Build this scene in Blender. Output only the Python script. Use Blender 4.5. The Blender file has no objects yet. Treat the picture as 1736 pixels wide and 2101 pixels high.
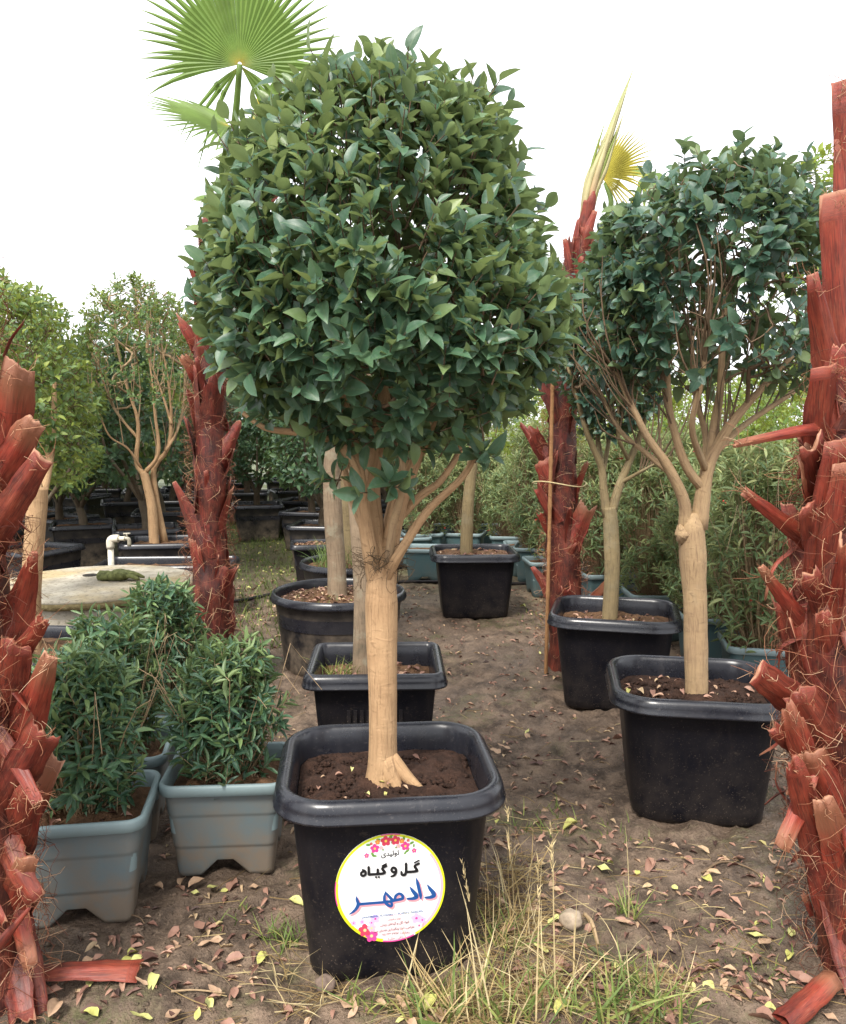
import bpy, math, random
import numpy as np
from mathutils import Vector, Matrix

R = math.radians
rng = np.random.default_rng(7)
random.seed(7)
SC = bpy.context.scene
COL = SC.collection

# ------------------------------------------------------------------ camera, world, sun, exposure
CAM_H = 1.47
FPX = 1723.7                      # focal length in pixels of a 1736 x 2101 picture
CX, CY = 868.0, 1050.5
PITCH = math.atan(0.1070)
cam = bpy.data.cameras.new('camera')
cam.sensor_fit = 'VERTICAL'; cam.sensor_height = 36.0
cam.lens = FPX / 2101.0 * 36.0
cam.clip_start = 0.05; cam.clip_end = 800
camo = bpy.data.objects.new('camera', cam); COL.objects.link(camo)
camo.location = (0, 0, CAM_H); camo.rotation_euler = (R(90) - PITCH, 0, 0)
SC.camera = camo

SUN_DIR = Vector((0.34, 0.72, -1.05)).normalized()       # the way the light travels
world = bpy.data.worlds.new('World'); SC.world = world; world.use_nodes = True
wn = world.node_tree.nodes; wl = world.node_tree.links
bg = wn['Background']
sky = wn.new('ShaderNodeTexSky'); sky.sky_type = 'NISHITA'; sky.sun_disc = False
sky.sun_elevation = math.asin(-SUN_DIR.z); sky.sun_rotation = math.atan2(-SUN_DIR.x, -SUN_DIR.y)
sky.dust_density = 6.0; sky.air_density = 1.0; sky.ozone_density = 0.6
hs = wn.new('ShaderNodeHueSaturation'); hs.inputs['Saturation'].default_value = 0.16
mx = wn.new('ShaderNodeMix'); mx.data_type = 'RGBA'; mx.inputs['Factor'].default_value = 0.75
mx.inputs['B'].default_value = (9.6, 9.8, 10.2, 1)        # even bright cloud layer
wl.new(sky.outputs[0], hs.inputs['Color']); wl.new(hs.outputs[0], mx.inputs['A'])
wl.new(mx.outputs['Result'], bg.inputs['Color']); bg.inputs['Strength'].default_value = 0.072
sun = bpy.data.lights.new('sun', 'SUN'); sun.energy = 1.5; sun.angle = R(14); sun.color = (1, .95, .87)
suno = bpy.data.objects.new('sun', sun); COL.objects.link(suno)
suno.rotation_euler = SUN_DIR.to_track_quat('-Z', 'Y').to_euler()
SC.view_settings.view_transform = 'Standard'; SC.view_settings.look = 'None'
SC.view_settings.gamma = 1; SC.view_settings.use_curve_mapping = False
SC.view_settings.exposure = 1.75
SC.render.engine = 'CYCLES'
SC.cycles.use_denoising = True
SC.cycles.max_bounces = 8; SC.cycles.transmission_bounces = 4; SC.cycles.transparent_max_bounces = 4

# ------------------------------------------------------------------ picture helpers
_cp, _sp = math.cos(PITCH), math.sin(PITCH)
def ray(x, y):
    dx = (x - CX) / FPX; dy = (CY - y) / FPX
    return Vector((dx, _cp + dy * _sp, -_sp + dy * _cp))
def at(x, y, Y):
    d = ray(x, y); return Vector((0, 0, CAM_H)) + d * (Y / d.y)
def gnd(x, y, z=0.0):
    d = ray(x, y); return Vector((0, 0, CAM_H)) + d * ((z - CAM_H) / d.z)
def mpp(Y, z=1.2):               # metres per picture pixel at a depth
    return (Y * _cp + (CAM_H - z) * _sp) / FPX
def project(P):
    P = np.asarray(P, float); q = P - np.array([0, 0, CAM_H])
    zc = q[:, 1] * _cp - q[:, 2] * _sp; yc = q[:, 1] * _sp + q[:, 2] * _cp
    zc = np.maximum(zc, .05)
    return CX + FPX * q[:, 0] / zc, CY - FPX * yc / zc, zc

# ------------------------------------------------------------------ numpy noise
def _hash(ix, iy, iz, seed):
    h = (ix * 374761393 + iy * 668265263 + iz * 2147483647 + seed * 1274126177) & 0xFFFFFFFF
    h = ((h ^ (h >> 13)) * 1274126177) & 0xFFFFFFFF
    h = ((h ^ (h >> 15)) * 2246822519) & 0xFFFFFFFF
    return ((h ^ (h >> 16)) & 0xFFFF) / 32767.5 - 1.0
def vn(P, scale=1.0, seed=0):
    P = np.asarray(P, float) * scale + 1000.0
    i = np.floor(P).astype(np.int64); f = P - i; f = f * f * (3 - 2 * f)
    r = 0
    for a in (0, 1):
        for b in (0, 1):
            for c in (0, 1):
                w = (f[:, 0] if a else 1 - f[:, 0]) * (f[:, 1] if b else 1 - f[:, 1]) * (f[:, 2] if c else 1 - f[:, 2])
                r = r + w * _hash(i[:, 0] + a, i[:, 1] + b, i[:, 2] + c, seed)
    return r
def fbm(P, scale=1.0, octs=4, seed=0, gain=.5):
    r = 0; a = 1.0
    for o in range(octs):
        r = r + a * vn(P, scale * 2.03 ** o, seed + o * 17); a *= gain
    return r

# ------------------------------------------------------------------ mesh helpers
def make_mesh(name, V, faces, tint=None, luv=None, smooth=True):
    V = np.asarray(V, np.float32)
    me = bpy.data.meshes.new(name)
    me.vertices.add(len(V)); me.vertices.foreach_set('co', V.ravel())
    idx = []; st = []; tot = []; o = 0
    for F in faces:
        F = np.asarray(F, np.int32)
        if len(F) == 0: continue
        k = F.shape[1]; idx.append(F.ravel())
        st.append(o + np.arange(len(F), dtype=np.int32) * k); tot.append(np.full(len(F), k, np.int32)); o += F.size
    idx = np.concatenate(idx); st = np.concatenate(st)
    me.loops.add(len(idx)); me.loops.foreach_set('vertex_index', idx)
    me.polygons.add(len(st)); me.polygons.foreach_set('loop_start', st)
    me.polygons.foreach_set('use_smooth', np.full(len(st), bool(smooth)))
    if tint is not None:
        a = me.attributes.new('tint', 'FLOAT', 'POINT'); a.data.foreach_set('value', np.asarray(tint, np.float32))
    if luv is not None:
        a = me.attributes.new('luv', 'FLOAT_VECTOR', 'POINT'); a.data.foreach_set('vector', np.asarray(luv, np.float32).ravel())
    me.update(calc_edges=True); me.validate()
    return me

class Acc:
    def __init__(s): s.V = []; s.F4 = []; s.F3 = []; s.T = []; s.L = []; s.n = 0
    def add(s, V, F4=None, F3=None, tint=.5, luv=None):
        V = np.asarray(V, float); n = len(V)
        s.V.append(V)
        if F4 is not None and len(F4): s.F4.append(np.asarray(F4) + s.n)
        if F3 is not None and len(F3): s.F3.append(np.asarray(F3) + s.n)
        s.T.append(np.full(n, tint, float) if np.isscalar(tint) else np.asarray(tint, float))
        s.L.append(np.zeros((n, 3)) if luv is None else np.asarray(luv, float)); s.n += n
    def mesh(s, name, smooth=True, origin=None):
        V = np.concatenate(s.V)
        if origin is not None: V = V - np.array(origin)
        fs = []
        if s.F4: fs.append(np.concatenate(s.F4))
        if s.F3: fs.append(np.concatenate(s.F3))
        return make_mesh(name, V, fs, np.concatenate(s.T), np.concatenate(s.L), smooth)
    def build(s, name, mat, parent=None, smooth=True, origin=None, **kw):
        return link(name, s.mesh(name, smooth, origin), mat, parent, **kw)

def link(name, me, mat, parent=None, M=None, **props):
    o = bpy.data.objects.new(name, me); COL.objects.link(o)
    if me is not None and mat is not None and len(me.materials) == 0: me.materials.append(mat)
    if parent is not None: o.parent = parent
    if M is not None: o.matrix_basis = M
    for k, v in props.items(): o[k] = v
    return o
def thing(name, label, cat, loc=(0, 0, 0), group=None):
    o = bpy.data.objects.new(name, None); COL.objects.link(o); o.location = loc
    o.empty_display_size = .1
    o['label'] = label; o['category'] = cat
    if group: o['group'] = group
    return o
def tag(o, label, cat, group=None):
    o['label'] = label; o['category'] = cat
    if group: o['group'] = group
    return o
_kids = {}
def copy_tree(o, parent=None):
    c = o.copy(); COL.objects.link(c); c.parent = parent
    if parent is not None: c.matrix_parent_inverse = o.matrix_parent_inverse
    for ch in list(o.children): copy_tree(ch, c)
    return c

def nrm(a): return a / np.maximum(np.linalg.norm(a, axis=-1, keepdims=True), 1e-9)
def spline(pts, n):
    P = np.asarray(pts, float); m = len(P)
    if m == 2: return P[0] + (P[1] - P[0]) * np.linspace(0, 1, n)[:, None]
    E = np.vstack([2 * P[0] - P[1], P, 2 * P[-1] - P[-2]])
    t = np.linspace(0, m - 1 - 1e-6, n); i = t.astype(int); f = (t - i)[:, None]
    p0, p1, p2, p3 = E[i], E[i + 1], E[i + 2], E[i + 3]
    return .5 * (2 * p1 + (p2 - p0) * f + (2 * p0 - 5 * p1 + 4 * p2 - p3) * f ** 2 + (3 * p1 - p0 - 3 * p2 + p3) * f ** 3)
def frames(P):
    T = nrm(np.gradient(P, axis=0)); n = len(P)
    ref = np.array([1., 0, 0]) if abs(T[0][0]) < .8 else np.array([0, 1., 0])
    A = np.zeros_like(P); a = ref - T[0] * ref.dot(T[0])
    for i in range(n):
        a = a - T[i] * a.dot(T[i]); a = a / max(np.linalg.norm(a), 1e-9); A[i] = a
    return T, A, np.cross(T, A)
def tube(P, rad, sides=8, cap=True, seed=None, rough=0.0, rscale=8.0):
    """returns V, quads, tris, luv (around m, along m, fraction)"""
    P = np.asarray(P, float); n = len(P); rad = np.full(n, rad, float) if np.isscalar(rad) else np.asarray(rad, float)
    T, A, B = frames(P); th = np.linspace(0, 2 * math.pi, sides, endpoint=False)
    ring = np.cos(th)[None, :, None] * A[:, None] + np.sin(th)[None, :, None] * B[:, None]
    rr = np.repeat(rad[:, None], sides, 1)
    if rough and seed is not None:
        q = (P[:, None] + ring * rad[:, None, None]).reshape(-1, 3)
        rr = rr * (1 + rough * fbm(q * np.array([1, 1, .5]), rscale, 3, seed).reshape(n, sides))
    V = (P[:, None] + ring * rr[..., None]).reshape(-1, 3)
    al = np.concatenate([[0], np.cumsum(np.linalg.norm(np.diff(P, axis=0), axis=1))])
    L = np.stack([np.cos(th)[None, :] * rad[:, None], np.repeat(al[:, None], sides, 1), np.sin(th)[None, :] * rad[:, None]], -1).reshape(-1, 3)
    i = np.arange(n - 1)[:, None] * sides; j = np.arange(sides)[None, :]; k = (j + 1) % sides
    F = np.stack([i + j, i + k, i + sides + k, i + sides + j], -1).reshape(-1, 4)
    F3 = np.zeros((0, 3), int)
    if cap:
        c0 = len(V); V = np.vstack([V, P[:1], P[-1:]]); L = np.vstack([L, [[0, 0, 0]], [[0, al[-1], 0]]])
        jj = np.arange(sides); kk = (jj + 1) % sides
        F3 = np.vstack([np.stack([np.full(sides, c0), kk, jj], 1), np.stack([np.full(sides, c0 + 1), (n - 1) * sides + jj, (n - 1) * sides + kk], 1)])
    return V, F, F3, L
def box(cx, cy, cz, sx, sy, sz):
    V = np.array([[x, y, z] for z in (-1, 1) for y in (-1, 1) for x in (-1, 1)], float) * .5 * np.array([sx, sy, sz]) + np.array([cx, cy, cz])
    F = [[0, 2, 3, 1], [4, 5, 7, 6], [0, 1, 5, 4], [2, 6, 7, 3], [0, 4, 6, 2], [1, 3, 7, 5]]
    return V, np.array(F)

# ------------------------------------------------------------------ materials
class N:
    def __init__(s, name):
        s.m = bpy.data.materials.new(name); s.m.use_nodes = True; s.t = s.m.node_tree
        s.p = s.t.nodes['Principled BSDF']; s.out = s.t.nodes['Material Output']
    def n(s, typ, **kw):
        nd = s.t.nodes.new('ShaderNode' + typ)
        for k, v in kw.items(): setattr(nd, k, v)
        return nd
    def l(s, a, b): s.t.links.new(a, b)
    def setin(s, nd, key, v):
        if hasattr(v, 'default_value') or hasattr(v, 'is_linked'): s.l(v, nd.inputs[key])
        else:
            if isinstance(v, tuple) and len(v) == 3: v = v + (1,)
            nd.inputs[key].default_value = v
    def attr(s, name, out='Fac'): return s.n('Attribute', attribute_name=name).outputs[out]
    def noise(s, vec, scale, detail=4, rough=.55, dist=0.0):
        nd = s.n('TexNoise'); nd.inputs['Scale'].default_value = scale; nd.inputs['Detail'].default_value = detail
        nd.inputs['Roughness'].default_value = rough; nd.inputs['Distortion'].default_value = dist
        if vec is not None: s.l(vec, nd.inputs['Vector'])
        return nd.outputs['Fac']
    def vmul(s, vec, k):
        nd = s.n('VectorMath', operation='MULTIPLY'); s.l(vec, nd.inputs[0]); nd.inputs[1].default_value = k; return nd.outputs[0]
    def ramp(s, fac, stops, interp='LINEAR'):
        nd = s.n('ValToRGB'); cr = nd.color_ramp; cr.interpolation = interp
        while len(cr.elements) < len(stops): cr.elements.new(.5)
        for e, (p, c) in zip(cr.elements, stops):
            e.position = p; e.color = (c, c, c, 1) if not isinstance(c, tuple) else c + (1,)
        s.l(fac, nd.inputs[0]); return nd.outputs[0]
    def mix(s, fac, a, b, blend='MIX'):
        nd = s.n('Mix', data_type='RGBA', blend_type=blend)
        s.setin(nd, 'Factor', fac)
        for k, v in (('A', a), ('B', b)): s.setin(nd, k, v)
        return nd.outputs['Result']
    def math(s, op, a, b=0.0, clamp=False):
        nd = s.n('Math', operation=op, use_clamp=clamp)
        for i, v in enumerate((a, b)):
            if hasattr(v, 'is_linked'): s.l(v, nd.inputs[i])
            else: nd.inputs[i].default_value = v
        return nd.outputs[0]
    def bump(s, h, strength=.3, dist=.005, prev=None):
        nd = s.n('Bump'); nd.inputs['Strength'].default_value = strength; nd.inputs['Distance'].default_value = dist
        s.l(h, nd.inputs['Height'])
        if prev is not None: s.l(prev, nd.inputs['Normal'])
        return nd.outputs[0]
    def fin(s, col, rough=.6, normal=None, spec=.4, **kw):
        s.setin(s.p, 'Base Color', col); s.setin(s.p, 'Roughness', rough); s.setin(s.p, 'Specular IOR Level', spec)
        if normal is not None: s.l(normal, s.p.inputs['Normal'])
        for k, v in kw.items(): s.setin(s.p, k, v)
        return s.m

def leaf_mat(name, dark, mid, light, back, rough=.38, trans=.28, rib=.25, tcol=None, dust=.12):
    a = N(name); t = a.attr('tint'); lv = a.attr('luv', 'Vector')
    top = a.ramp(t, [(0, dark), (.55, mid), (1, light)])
    pos = a.n('NewGeometry')
    ns = a.noise(pos.outputs['Position'], 90, 3)
    top = a.mix(a.math('MULTIPLY', a.ramp(ns, [(.48, 0.), (.72, 1.)]), dust), top, (.42, .46, .42))
    sx = a.n('SeparateXYZ'); a.l(lv, sx.inputs[0])
    ax = a.math('ABSOLUTE', sx.outputs[0])
    ribf = a.math('MULTIPLY', a.ramp(ax, [(.0, 1.), (.05, .0)]), rib)
    edge = a.math('MULTIPLY', a.ramp(sx.outputs[2], [(.93, 0.), (1., 1.)]), rib * 1.2)
    ribf = a.math('MAXIMUM', ribf, edge)
    top = a.mix(ribf, top, back)
    bk = a.mix(.55, back, a.ramp(t, [(0, mid), (1, light)]))
    col = a.mix(pos.outputs['Backfacing'], top, bk)
    wv = a.n('TexWave'); wv.inputs['Scale'].default_value = 6; wv.inputs['Distortion'].default_value = 1.0
    cmb = a.n('CombineXYZ'); a.l(a.math('ADD', sx.outputs[1], a.math('MULTIPLY', ax, -.8)), cmb.inputs[0]); a.l(cmb.outputs[0], wv.inputs['Vector'])
    bm = a.bump(wv.outputs['Fac'], .12, .004)
    rg = a.math('ADD', a.math('MULTIPLY', ns, .25), rough - .1)
    a.fin(col, rg, bm, .45)
    tr = a.n('BsdfTranslucent'); tc = a.mix(.5, bk, tcol or light); a.l(tc, tr.inputs['Color'])
    ms = a.n('MixShader'); ms.inputs[0].default_value = trans
    a.l(a.p.outputs[0], ms.inputs[1]); a.l(tr.outputs[0], ms.inputs[2]); a.l(ms.outputs[0], a.out.inputs['Surface'])
    return a.m

def bark_mat(name, c1, c2, c3, lich=.0):
    a = N(name); lv = a.attr('luv', 'Vector'); g = a.n('NewGeometry').outputs['Position']
    s1 = a.noise(a.vmul(lv, (60, 3.6, 60)), 2.2, 6, .68, .8)
    s2 = a.noise(g, 14, 4, .6)
    s3 = a.noise(a.vmul(lv, (14, 30, 14)), 1.5, 4, .6, .8)
    col = a.mix(a.ramp(s2, [(.3, 0.), (.72, 1.)]), c1, c2)
    col = a.mix(a.ramp(s1, [(.50, 0.), (.70, .85)]), col, c3)
    col = a.mix(a.ramp(s3, [(.60, 0.), (.70, .6)]), col, c3)
    if lich:
        l1 = a.noise(g, 9, 5, .65); col = a.mix(a.ramp(l1, [(.54, 0.), (.64, lich)]), col, (.30, .28, .20))
        l2 = a.noise(g, 6.3, 4, .6); col = a.mix(a.ramp(l2, [(.58, 0.), (.68, lich)]), col, (.09, .08, .055))
    h = a.math('ADD', s1, a.math('MULTIPLY', s3, .5))
    return a.fin(col, .75, a.bump(h, .9, .006), .25)

def plastic(name, c, dirt, dlev=.6, rough=.42, spec=.42):
    a = N(name); tc = a.n('TexCoord'); ob = tc.outputs['Object']
    sx = a.n('SeparateXYZ'); a.l(ob, sx.inputs[0])
    n1 = a.noise(ob, 9, 6, .65); n2 = a.noise(ob, 190, 2, .5); n3 = a.noise(a.vmul(ob, (20, 20, 2.5)), 1, 5, .6)
    low = a.ramp(sx.outputs[2], [(0.0, 1.), (.16, .45), (.42, 0.1)])
    d = a.math('MULTIPLY', a.ramp(n1, [(.36, 0.), (.7, 1.)]), a.math('MULTIPLY', low, dlev), True)
    sp = a.math('MULTIPLY', a.ramp(n2, [(.64, 0.), (.70, 1.)]), a.math('ADD', a.math('MULTIPLY', low, .75), .10))
    n4 = a.noise(a.vmul(ob, (1, 1, 2)), 26, 5, .75); sp = a.math('MAXIMUM', sp, a.math('MULTIPLY', a.ramp(n4, [(.60, 0.), (.68, 1.)]), .22))
    st = a.math('MULTIPLY', a.ramp(n3, [(.5, 0.), (.78, 1.)]), .10)
    d = a.math('MAXIMUM', a.math('MAXIMUM', d, sp), st)
    col = a.mix(d, c, dirt)
    rg = a.math('ADD', a.math('MULTIPLY', n1, .25), rough - .08)
    bm = a.bump(a.noise(ob, 55, 3), .06, .003)
    return a.fin(col, rg, bm, spec)

def simple(name, c, rough=.6, spec=.4, var=.15, scale=30):
    a = N(name); g = a.n('NewGeometry').outputs['Position']
    n1 = a.noise(g, scale, 4)
    dk = tuple(x * (1 - var * 2) for x in c); lt = tuple(min(1, x * (1 + var)) for x in c)
    return a.fin(a.mix(a.ramp(n1, [(.3, 0.), (.7, 1.)]), dk, lt), rough, a.bump(n1, .15, .003), spec)

def soil_mat(name, c1, c2, c3):
    a = N(name); g = a.n('NewGeometry').outputs['Position']
    n1 = a.noise(g, 25, 6, .7); n2 = a.noise(g, 110, 4, .65); n3 = a.noise(g, 6, 3)
    col = a.mix(a.ramp(n1, [(.35, 0.), (.65, 1.)]), c1, c2)
    col = a.mix(a.ramp(n2, [(.58, 0.), (.75, .7)]), col, c3)
    col = a.mix(a.ramp(n3, [(.5, 0.), (.75, .35)]), col, c1)
    return a.fin(col, .85, a.bump(a.math('ADD', n1, a.math('MULTIPLY', n2, .6)), .9, .012), .2)

def ground_mat():
    a = N('mud'); g = a.n('NewGeometry').outputs['Position']
    n0 = a.noise(g, 1.1, 4, .6); n1 = a.noise(g, 7, 6, .65); n2 = a.noise(g, 45, 5, .7); n3 = a.noise(g, 160, 3, .6)
    col = a.mix(a.ramp(n1, [(.40, 0.), (.62, 1.)]), (.056, .037, .025), (.215, .150, .104))
    col = a.mix(a.ramp(n0, [(.45, 0.), (.62, .75)]), col, (.10, .070, .050))
    col = a.mix(a.ramp(n2, [(.52, 0.), (.70, .7)]), col, (.25, .18, .125))
    col = a.mix(a.ramp(n3, [(.56, 0.), (.66, .75)]), col, (.036, .025, .018))
    moss = a.noise(g, 1.9, 5, .7); mf = a.math('MULTIPLY', a.ramp(moss, [(.52, 0.), (.64, 1.)]), a.ramp(n2, [(.4, 0.), (.6, .75)]))
    col = a.mix(mf, col, (.075, .085, .028))
    sy = a.n('SeparateXYZ'); a.l(g, sy.inputs[0]); farf = a.math('MULTIPLY', a.ramp(a.math('MULTIPLY', sy.outputs[1], .05), [(.32, 0.), (.60, 1.)]), a.ramp(n1, [(.35, .3), (.6, 1.)]))
    col = a.mix(farf, col, (.075, .105, .032))
    wet = a.ramp(n0, [(.42, 0.), (.6, 1.)])
    rg = a.math('SUBTRACT', .82, a.math('MULTIPLY', wet, .42))
    h = a.math('ADD', a.math('MULTIPLY', n1, .7), a.math('ADD', a.math('MULTIPLY', n2, .45), a.math('MULTIPLY', n3, .15)))
    return a.fin(col, rg, a.bump(h, 1.0, .03), .35)

def palm_mat(name, red, deep, tan):
    a = N(name); lv = a.attr('luv', 'Vector'); t = a.attr('tint'); g = a.n('NewGeometry').outputs['Position']
    st = a.noise(a.vmul(lv, (1, .07, 1)), 120, 6, .65, .4); bl = a.noise(g, 11, 5, .65); fn = a.noise(a.vmul(lv, (1, .03, 1)), 620, 2)
    big = a.noise(a.vmul(lv, (1, .35, 1)), 26, 3, .6)
    col = a.mix(a.ramp(a.math('ADD', a.math('MULTIPLY', t, .75), a.math('MULTIPLY', a.math('SUBTRACT', big, .42), 1.5)), [(0.05, 0.), (.85, 1.)]), deep, red)
    col = a.mix(a.ramp(bl, [(.42, 0.), (.72, .6)]), col, (red[0] * 1.1, red[1] * 1.7, red[2] * 1.4))
    col = a.mix(a.ramp(st, [(.48, 0.), (.70, .7)]), col, deep)
    col = a.mix(a.ramp(fn, [(.58, 0.), (.70, .28)]), col, tan)
    fn2 = a.noise(a.vmul(lv, (1, .04, 1)), 420, 3); col = a.mix(a.ramp(fn2, [(.54, 0.), (.66, .65)]), col, deep)
    col = a.mix(a.ramp(t, [(.80, 0.), (1., .75)]), col, (.23, .105, .055))
    sx = a.n('SeparateXYZ'); a.l(lv, sx.inputs[0])
    col = a.mix(a.ramp(sx.outputs[2], [(.8, 0.), (1., 1.)]), col, tan)
    b = a.bump(st, .4, .004)
    return a.fin(col, a.math('ADD', a.math('MULTIPLY', bl, .3), .36), b, .4)

def tint_mat(name, stops, rough=.7, spec=.3, trans=0.0, scale=70):
    a = N(name); t = a.attr('tint'); g = a.n('NewGeometry').outputs['Position']
    col = a.ramp(t, stops); n1 = a.noise(g, scale, 4)
    col = a.mix(a.ramp(n1, [(.45, 0.), (.75, .45)]), col, a.mix(1.0, col, (.35, .3, .28), 'MULTIPLY'))
    a.fin(col, rough, None, spec)
    if trans:
        tr = a.n('BsdfTranslucent'); a.l(col, tr.inputs['Color']); ms = a.n('MixShader'); ms.inputs[0].default_value = trans
        a.l(a.p.outputs[0], ms.inputs[1]); a.l(tr.outputs[0], ms.inputs[2]); a.l(ms.outputs[0], a.out.inputs['Surface'])
    return a.m

M = {}
M['leaf_main'] = leaf_mat('leaf_main', (.036, .088, .055), (.078, .164, .090), (.240, .300, .092), (.25, .31, .13), .30, .32, .24)
M['leaf_right'] = leaf_mat('leaf_right', (.026, .070, .052), (.055, .125, .080), (.180, .240, .085), (.21, .27, .12), .34, .28, .18)
M['leaf_far'] = leaf_mat('leaf_far', (.045, .105, .035), (.110, .190, .050), (.300, .350, .060), (.25, .32, .09), .45, .34, .1)
M['leaf_dark'] = leaf_mat('leaf_dark', (.026, .068, .034), (.055, .120, .050), (.140, .210, .060), (.16, .23, .09), .42, .26, .1)
M['leaf_bright'] = leaf_mat('leaf_bright', (.070, .140, .026), (.170, .260, .040), (.380, .420, .060), (.30, .36, .08), .45, .36, .1)
M['leaf_shrub'] = leaf_mat('leaf_shrub', (.022, .068, .042), (.058, .138, .068), (.200, .285, .095), (.27, .34, .15), .38, .22, .4)
M['leaf_hedge'] = leaf_mat('leaf_hedge', (.066, .125, .050), (.155, .230, .092), (.400, .420, .170), (.36, .42, .20), .5, .3, .2)
M['bark_tan'] = bark_mat('bark_tan', (.46, .295, .160), (.36, .220, .115), (.19, .115, .060))
M['bark_right'] = bark_mat('bark_right', (.40, .275, .150), (.30, .200, .115), (.18, .115, .070), .12)
M['bark_grey'] = bark_mat('bark_grey', (.28, .205, .135), (.20, .145, .095), (.11, .075, .05), .55)
M['bark_olive'] = bark_mat('bark_olive', (.27, .205, .105), (.20, .15, .08), (.11, .08, .045), .2)
M['twig'] = simple('twig', (.145, .095, .055), .8)
M['twig_pale'] = simple('twig_pale', (.33, .23, .13), .8)
M['black'] = plastic('black_plastic', (.0050, .0052, .0080), (.13, .10, .075), .26, .36, .16)
M['black_dusty'] = plastic('black_dusty', (.007, .0075, .010), (.165, .130, .095), 2.0, .42)
M['rim_black'] = plastic('black_rim', (.0085, .0095, .0145), (.19, .17, .16), .35, .24, .5)
M['grey_green'] = plastic('grey_green_plastic', (.118, .155, .165), (.180, .145, .110), 1.9, .5)
M['grey_green_rim'] = plastic('grey_green_rim', (.185, .250, .260), (.20, .18, .15), .4, .45)
M['teal'] = plastic('teal_plastic', (.045, .095, .105), (.14, .12, .09), .6, .45)
M['soil'] = soil_mat('soil', (.018, .009, .006), (.052, .026, .017), (.110, .062, .040))
M['soil_litter'] = soil_mat('soil_litter', (.070, .040, .022), (.16, .085, .045), (.26, .15, .075))
M['mud'] = ground_mat()
M['palm'] = palm_mat('palm_base', (.27, .038, .021), (.034, .008, .0065), (.40, .20, .12))
M['palm_far'] = palm_mat('palm_base_far', (.25, .034, .021), (.032, .0075, .006), (.38, .19, .12))
M['fibre'] = tint_mat('palm_fibre', [(0, (.050, .014, .010)), (.45, (.20, .060, .032)), (.8, (.40, .19, .10)), (1, (.56, .38, .24))], .75)
M['litter'] = tint_mat('fallen_leaf', [(0, (.060, .036, .030)), (.25, (.19, .095, .070)), (.50, (.40, .23, .165)), (.75, (.50, .37, .22)), (.88, (.48, .48, .13)), (1, (.60, .58, .24))], .6, .35, .12)
M['straw'] = tint_mat('straw', [(0, (.20, .13, .06)), (.5, (.40, .29, .13)), (1, (.62, .52, .30))], .7, .3, .1)
M['grass'] = tint_mat('grass', [(0, (.07, .12, .03)), (.6, (.16, .22, .055)), (1, (.34, .34, .10))], .6, .3, .2)
M['frond'] = tint_mat('frond', [(0, (.10, .19, .040)), (.6, (.22, .32, .070)), (.85, (.36, .38, .085)), (1, (.58, .44, .08))], .45, .4, .38, 8)
M['frond_yellow'] = tint_mat('frond_yellow', [(0, (.30, .28, .05)), (.6, (.50, .42, .06)), (1, (.60, .36, .05))], .5, .4, .35, 8)
M['shred'] = simple('shred', (.10, .065, .035), .85)
M['spear'] = tint_mat('spear', [(0, (.30, .34, .14)), (.5, (.42, .43, .20)), (.8, (.50, .42, .22)), (1, (.42, .17, .10))], .5, .4, .2, 8)
M['bark_dark'] = bark_mat('bark_dark', (.14, .105, .07), (.10, .075, .05), (.05, .035, .025), .2)

# ------------------------------------------------------------------ leaves
def leaf_tmpl(kind='oval', rows=5, fold=.25, droop=.18, wave=0.0):
    t = np.linspace(0, 1, rows + 2)
    if kind == 'oval':   w = np.sin(math.pi * np.clip(t, 0, 1) ** .82) ** .75; w *= (1 - .25 * t ** 4)
    elif kind == 'round': w = np.sin(math.pi * t ** .75) ** .6
    else:                w = np.sin(math.pi * t ** .9) ** .85
    w = w * .5
    V = [[0, 0, 0]]; L = [[0, 0, 0]]
    for i in range(1, rows + 1):
        z0 = -droop * t[i] ** 2
        for s in (-1, 0, 1):
            V.append([s * w[i], t[i] + .0, z0 + abs(s) * w[i] * fold * .45 + wave * s * math.sin(t[i] * 9) * w[i]])
            L.append([s * w[i], t[i], abs(s)])
    V.append([0, 1, -droop * 1.15]); L.append([0, 1, .5])
    F4 = []; F3 = [[0, 2, 1], [0, 3, 2]]
    for i in range(rows - 1):
        a = 1 + i * 3; b = a + 3
        F4 += [[a, a + 1, b + 1, b], [a + 1, a + 2, b + 2, b + 1]]
    a = 1 + (rows - 1) * 3; e = len(V) - 1
    F3 += [[a, a + 1, e], [a + 1, a + 2, e]]
    return np.array(V, float), np.array(F4), np.array(F3), np.array(L, float)
TM_OVAL = [leaf_tmpl('oval', 5, .5, .16), leaf_tmpl('oval', 5, .8, .02, .05), leaf_tmpl('oval', 5, .3, .34, -.05)]
TM_ROUND = [leaf_tmpl('round', 5, .45, .12), leaf_tmpl('round', 5, .7, .3)]
TM_NARROW = [leaf_tmpl('narrow', 3, .5, .05), leaf_tmpl('narrow', 3, .6, .25), leaf_tmpl('narrow', 3, .7, -.1)]
TM_MAIN = TM_OVAL + [leaf_tmpl('round', 5, .45, .12, .04), leaf_tmpl('oval', 5, 1.1, -.08, .08)]
TM_SMALL = [leaf_tmpl('oval', 2, .5, .2)]

class Leaves:
    def __init__(s): s.p = []; s.a = []; s.n = []; s.L = []; s.W = []; s.t = []
    def add(s, p, a, n, L, W, t):
        s.p.append(p); s.a.append(a); s.n.append(n); s.L.append(L); s.W.append(W); s.t.append(t)
    def arrays(s):
        p = np.array(s.p); a = nrm(np.array(s.a)); n = np.array(s.n)
        x = nrm(np.cross(a, n)); n = np.cross(x, a)
        return p, a, x, n, np.array(s.L), np.array(s.W), np.array(s.t)

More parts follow.
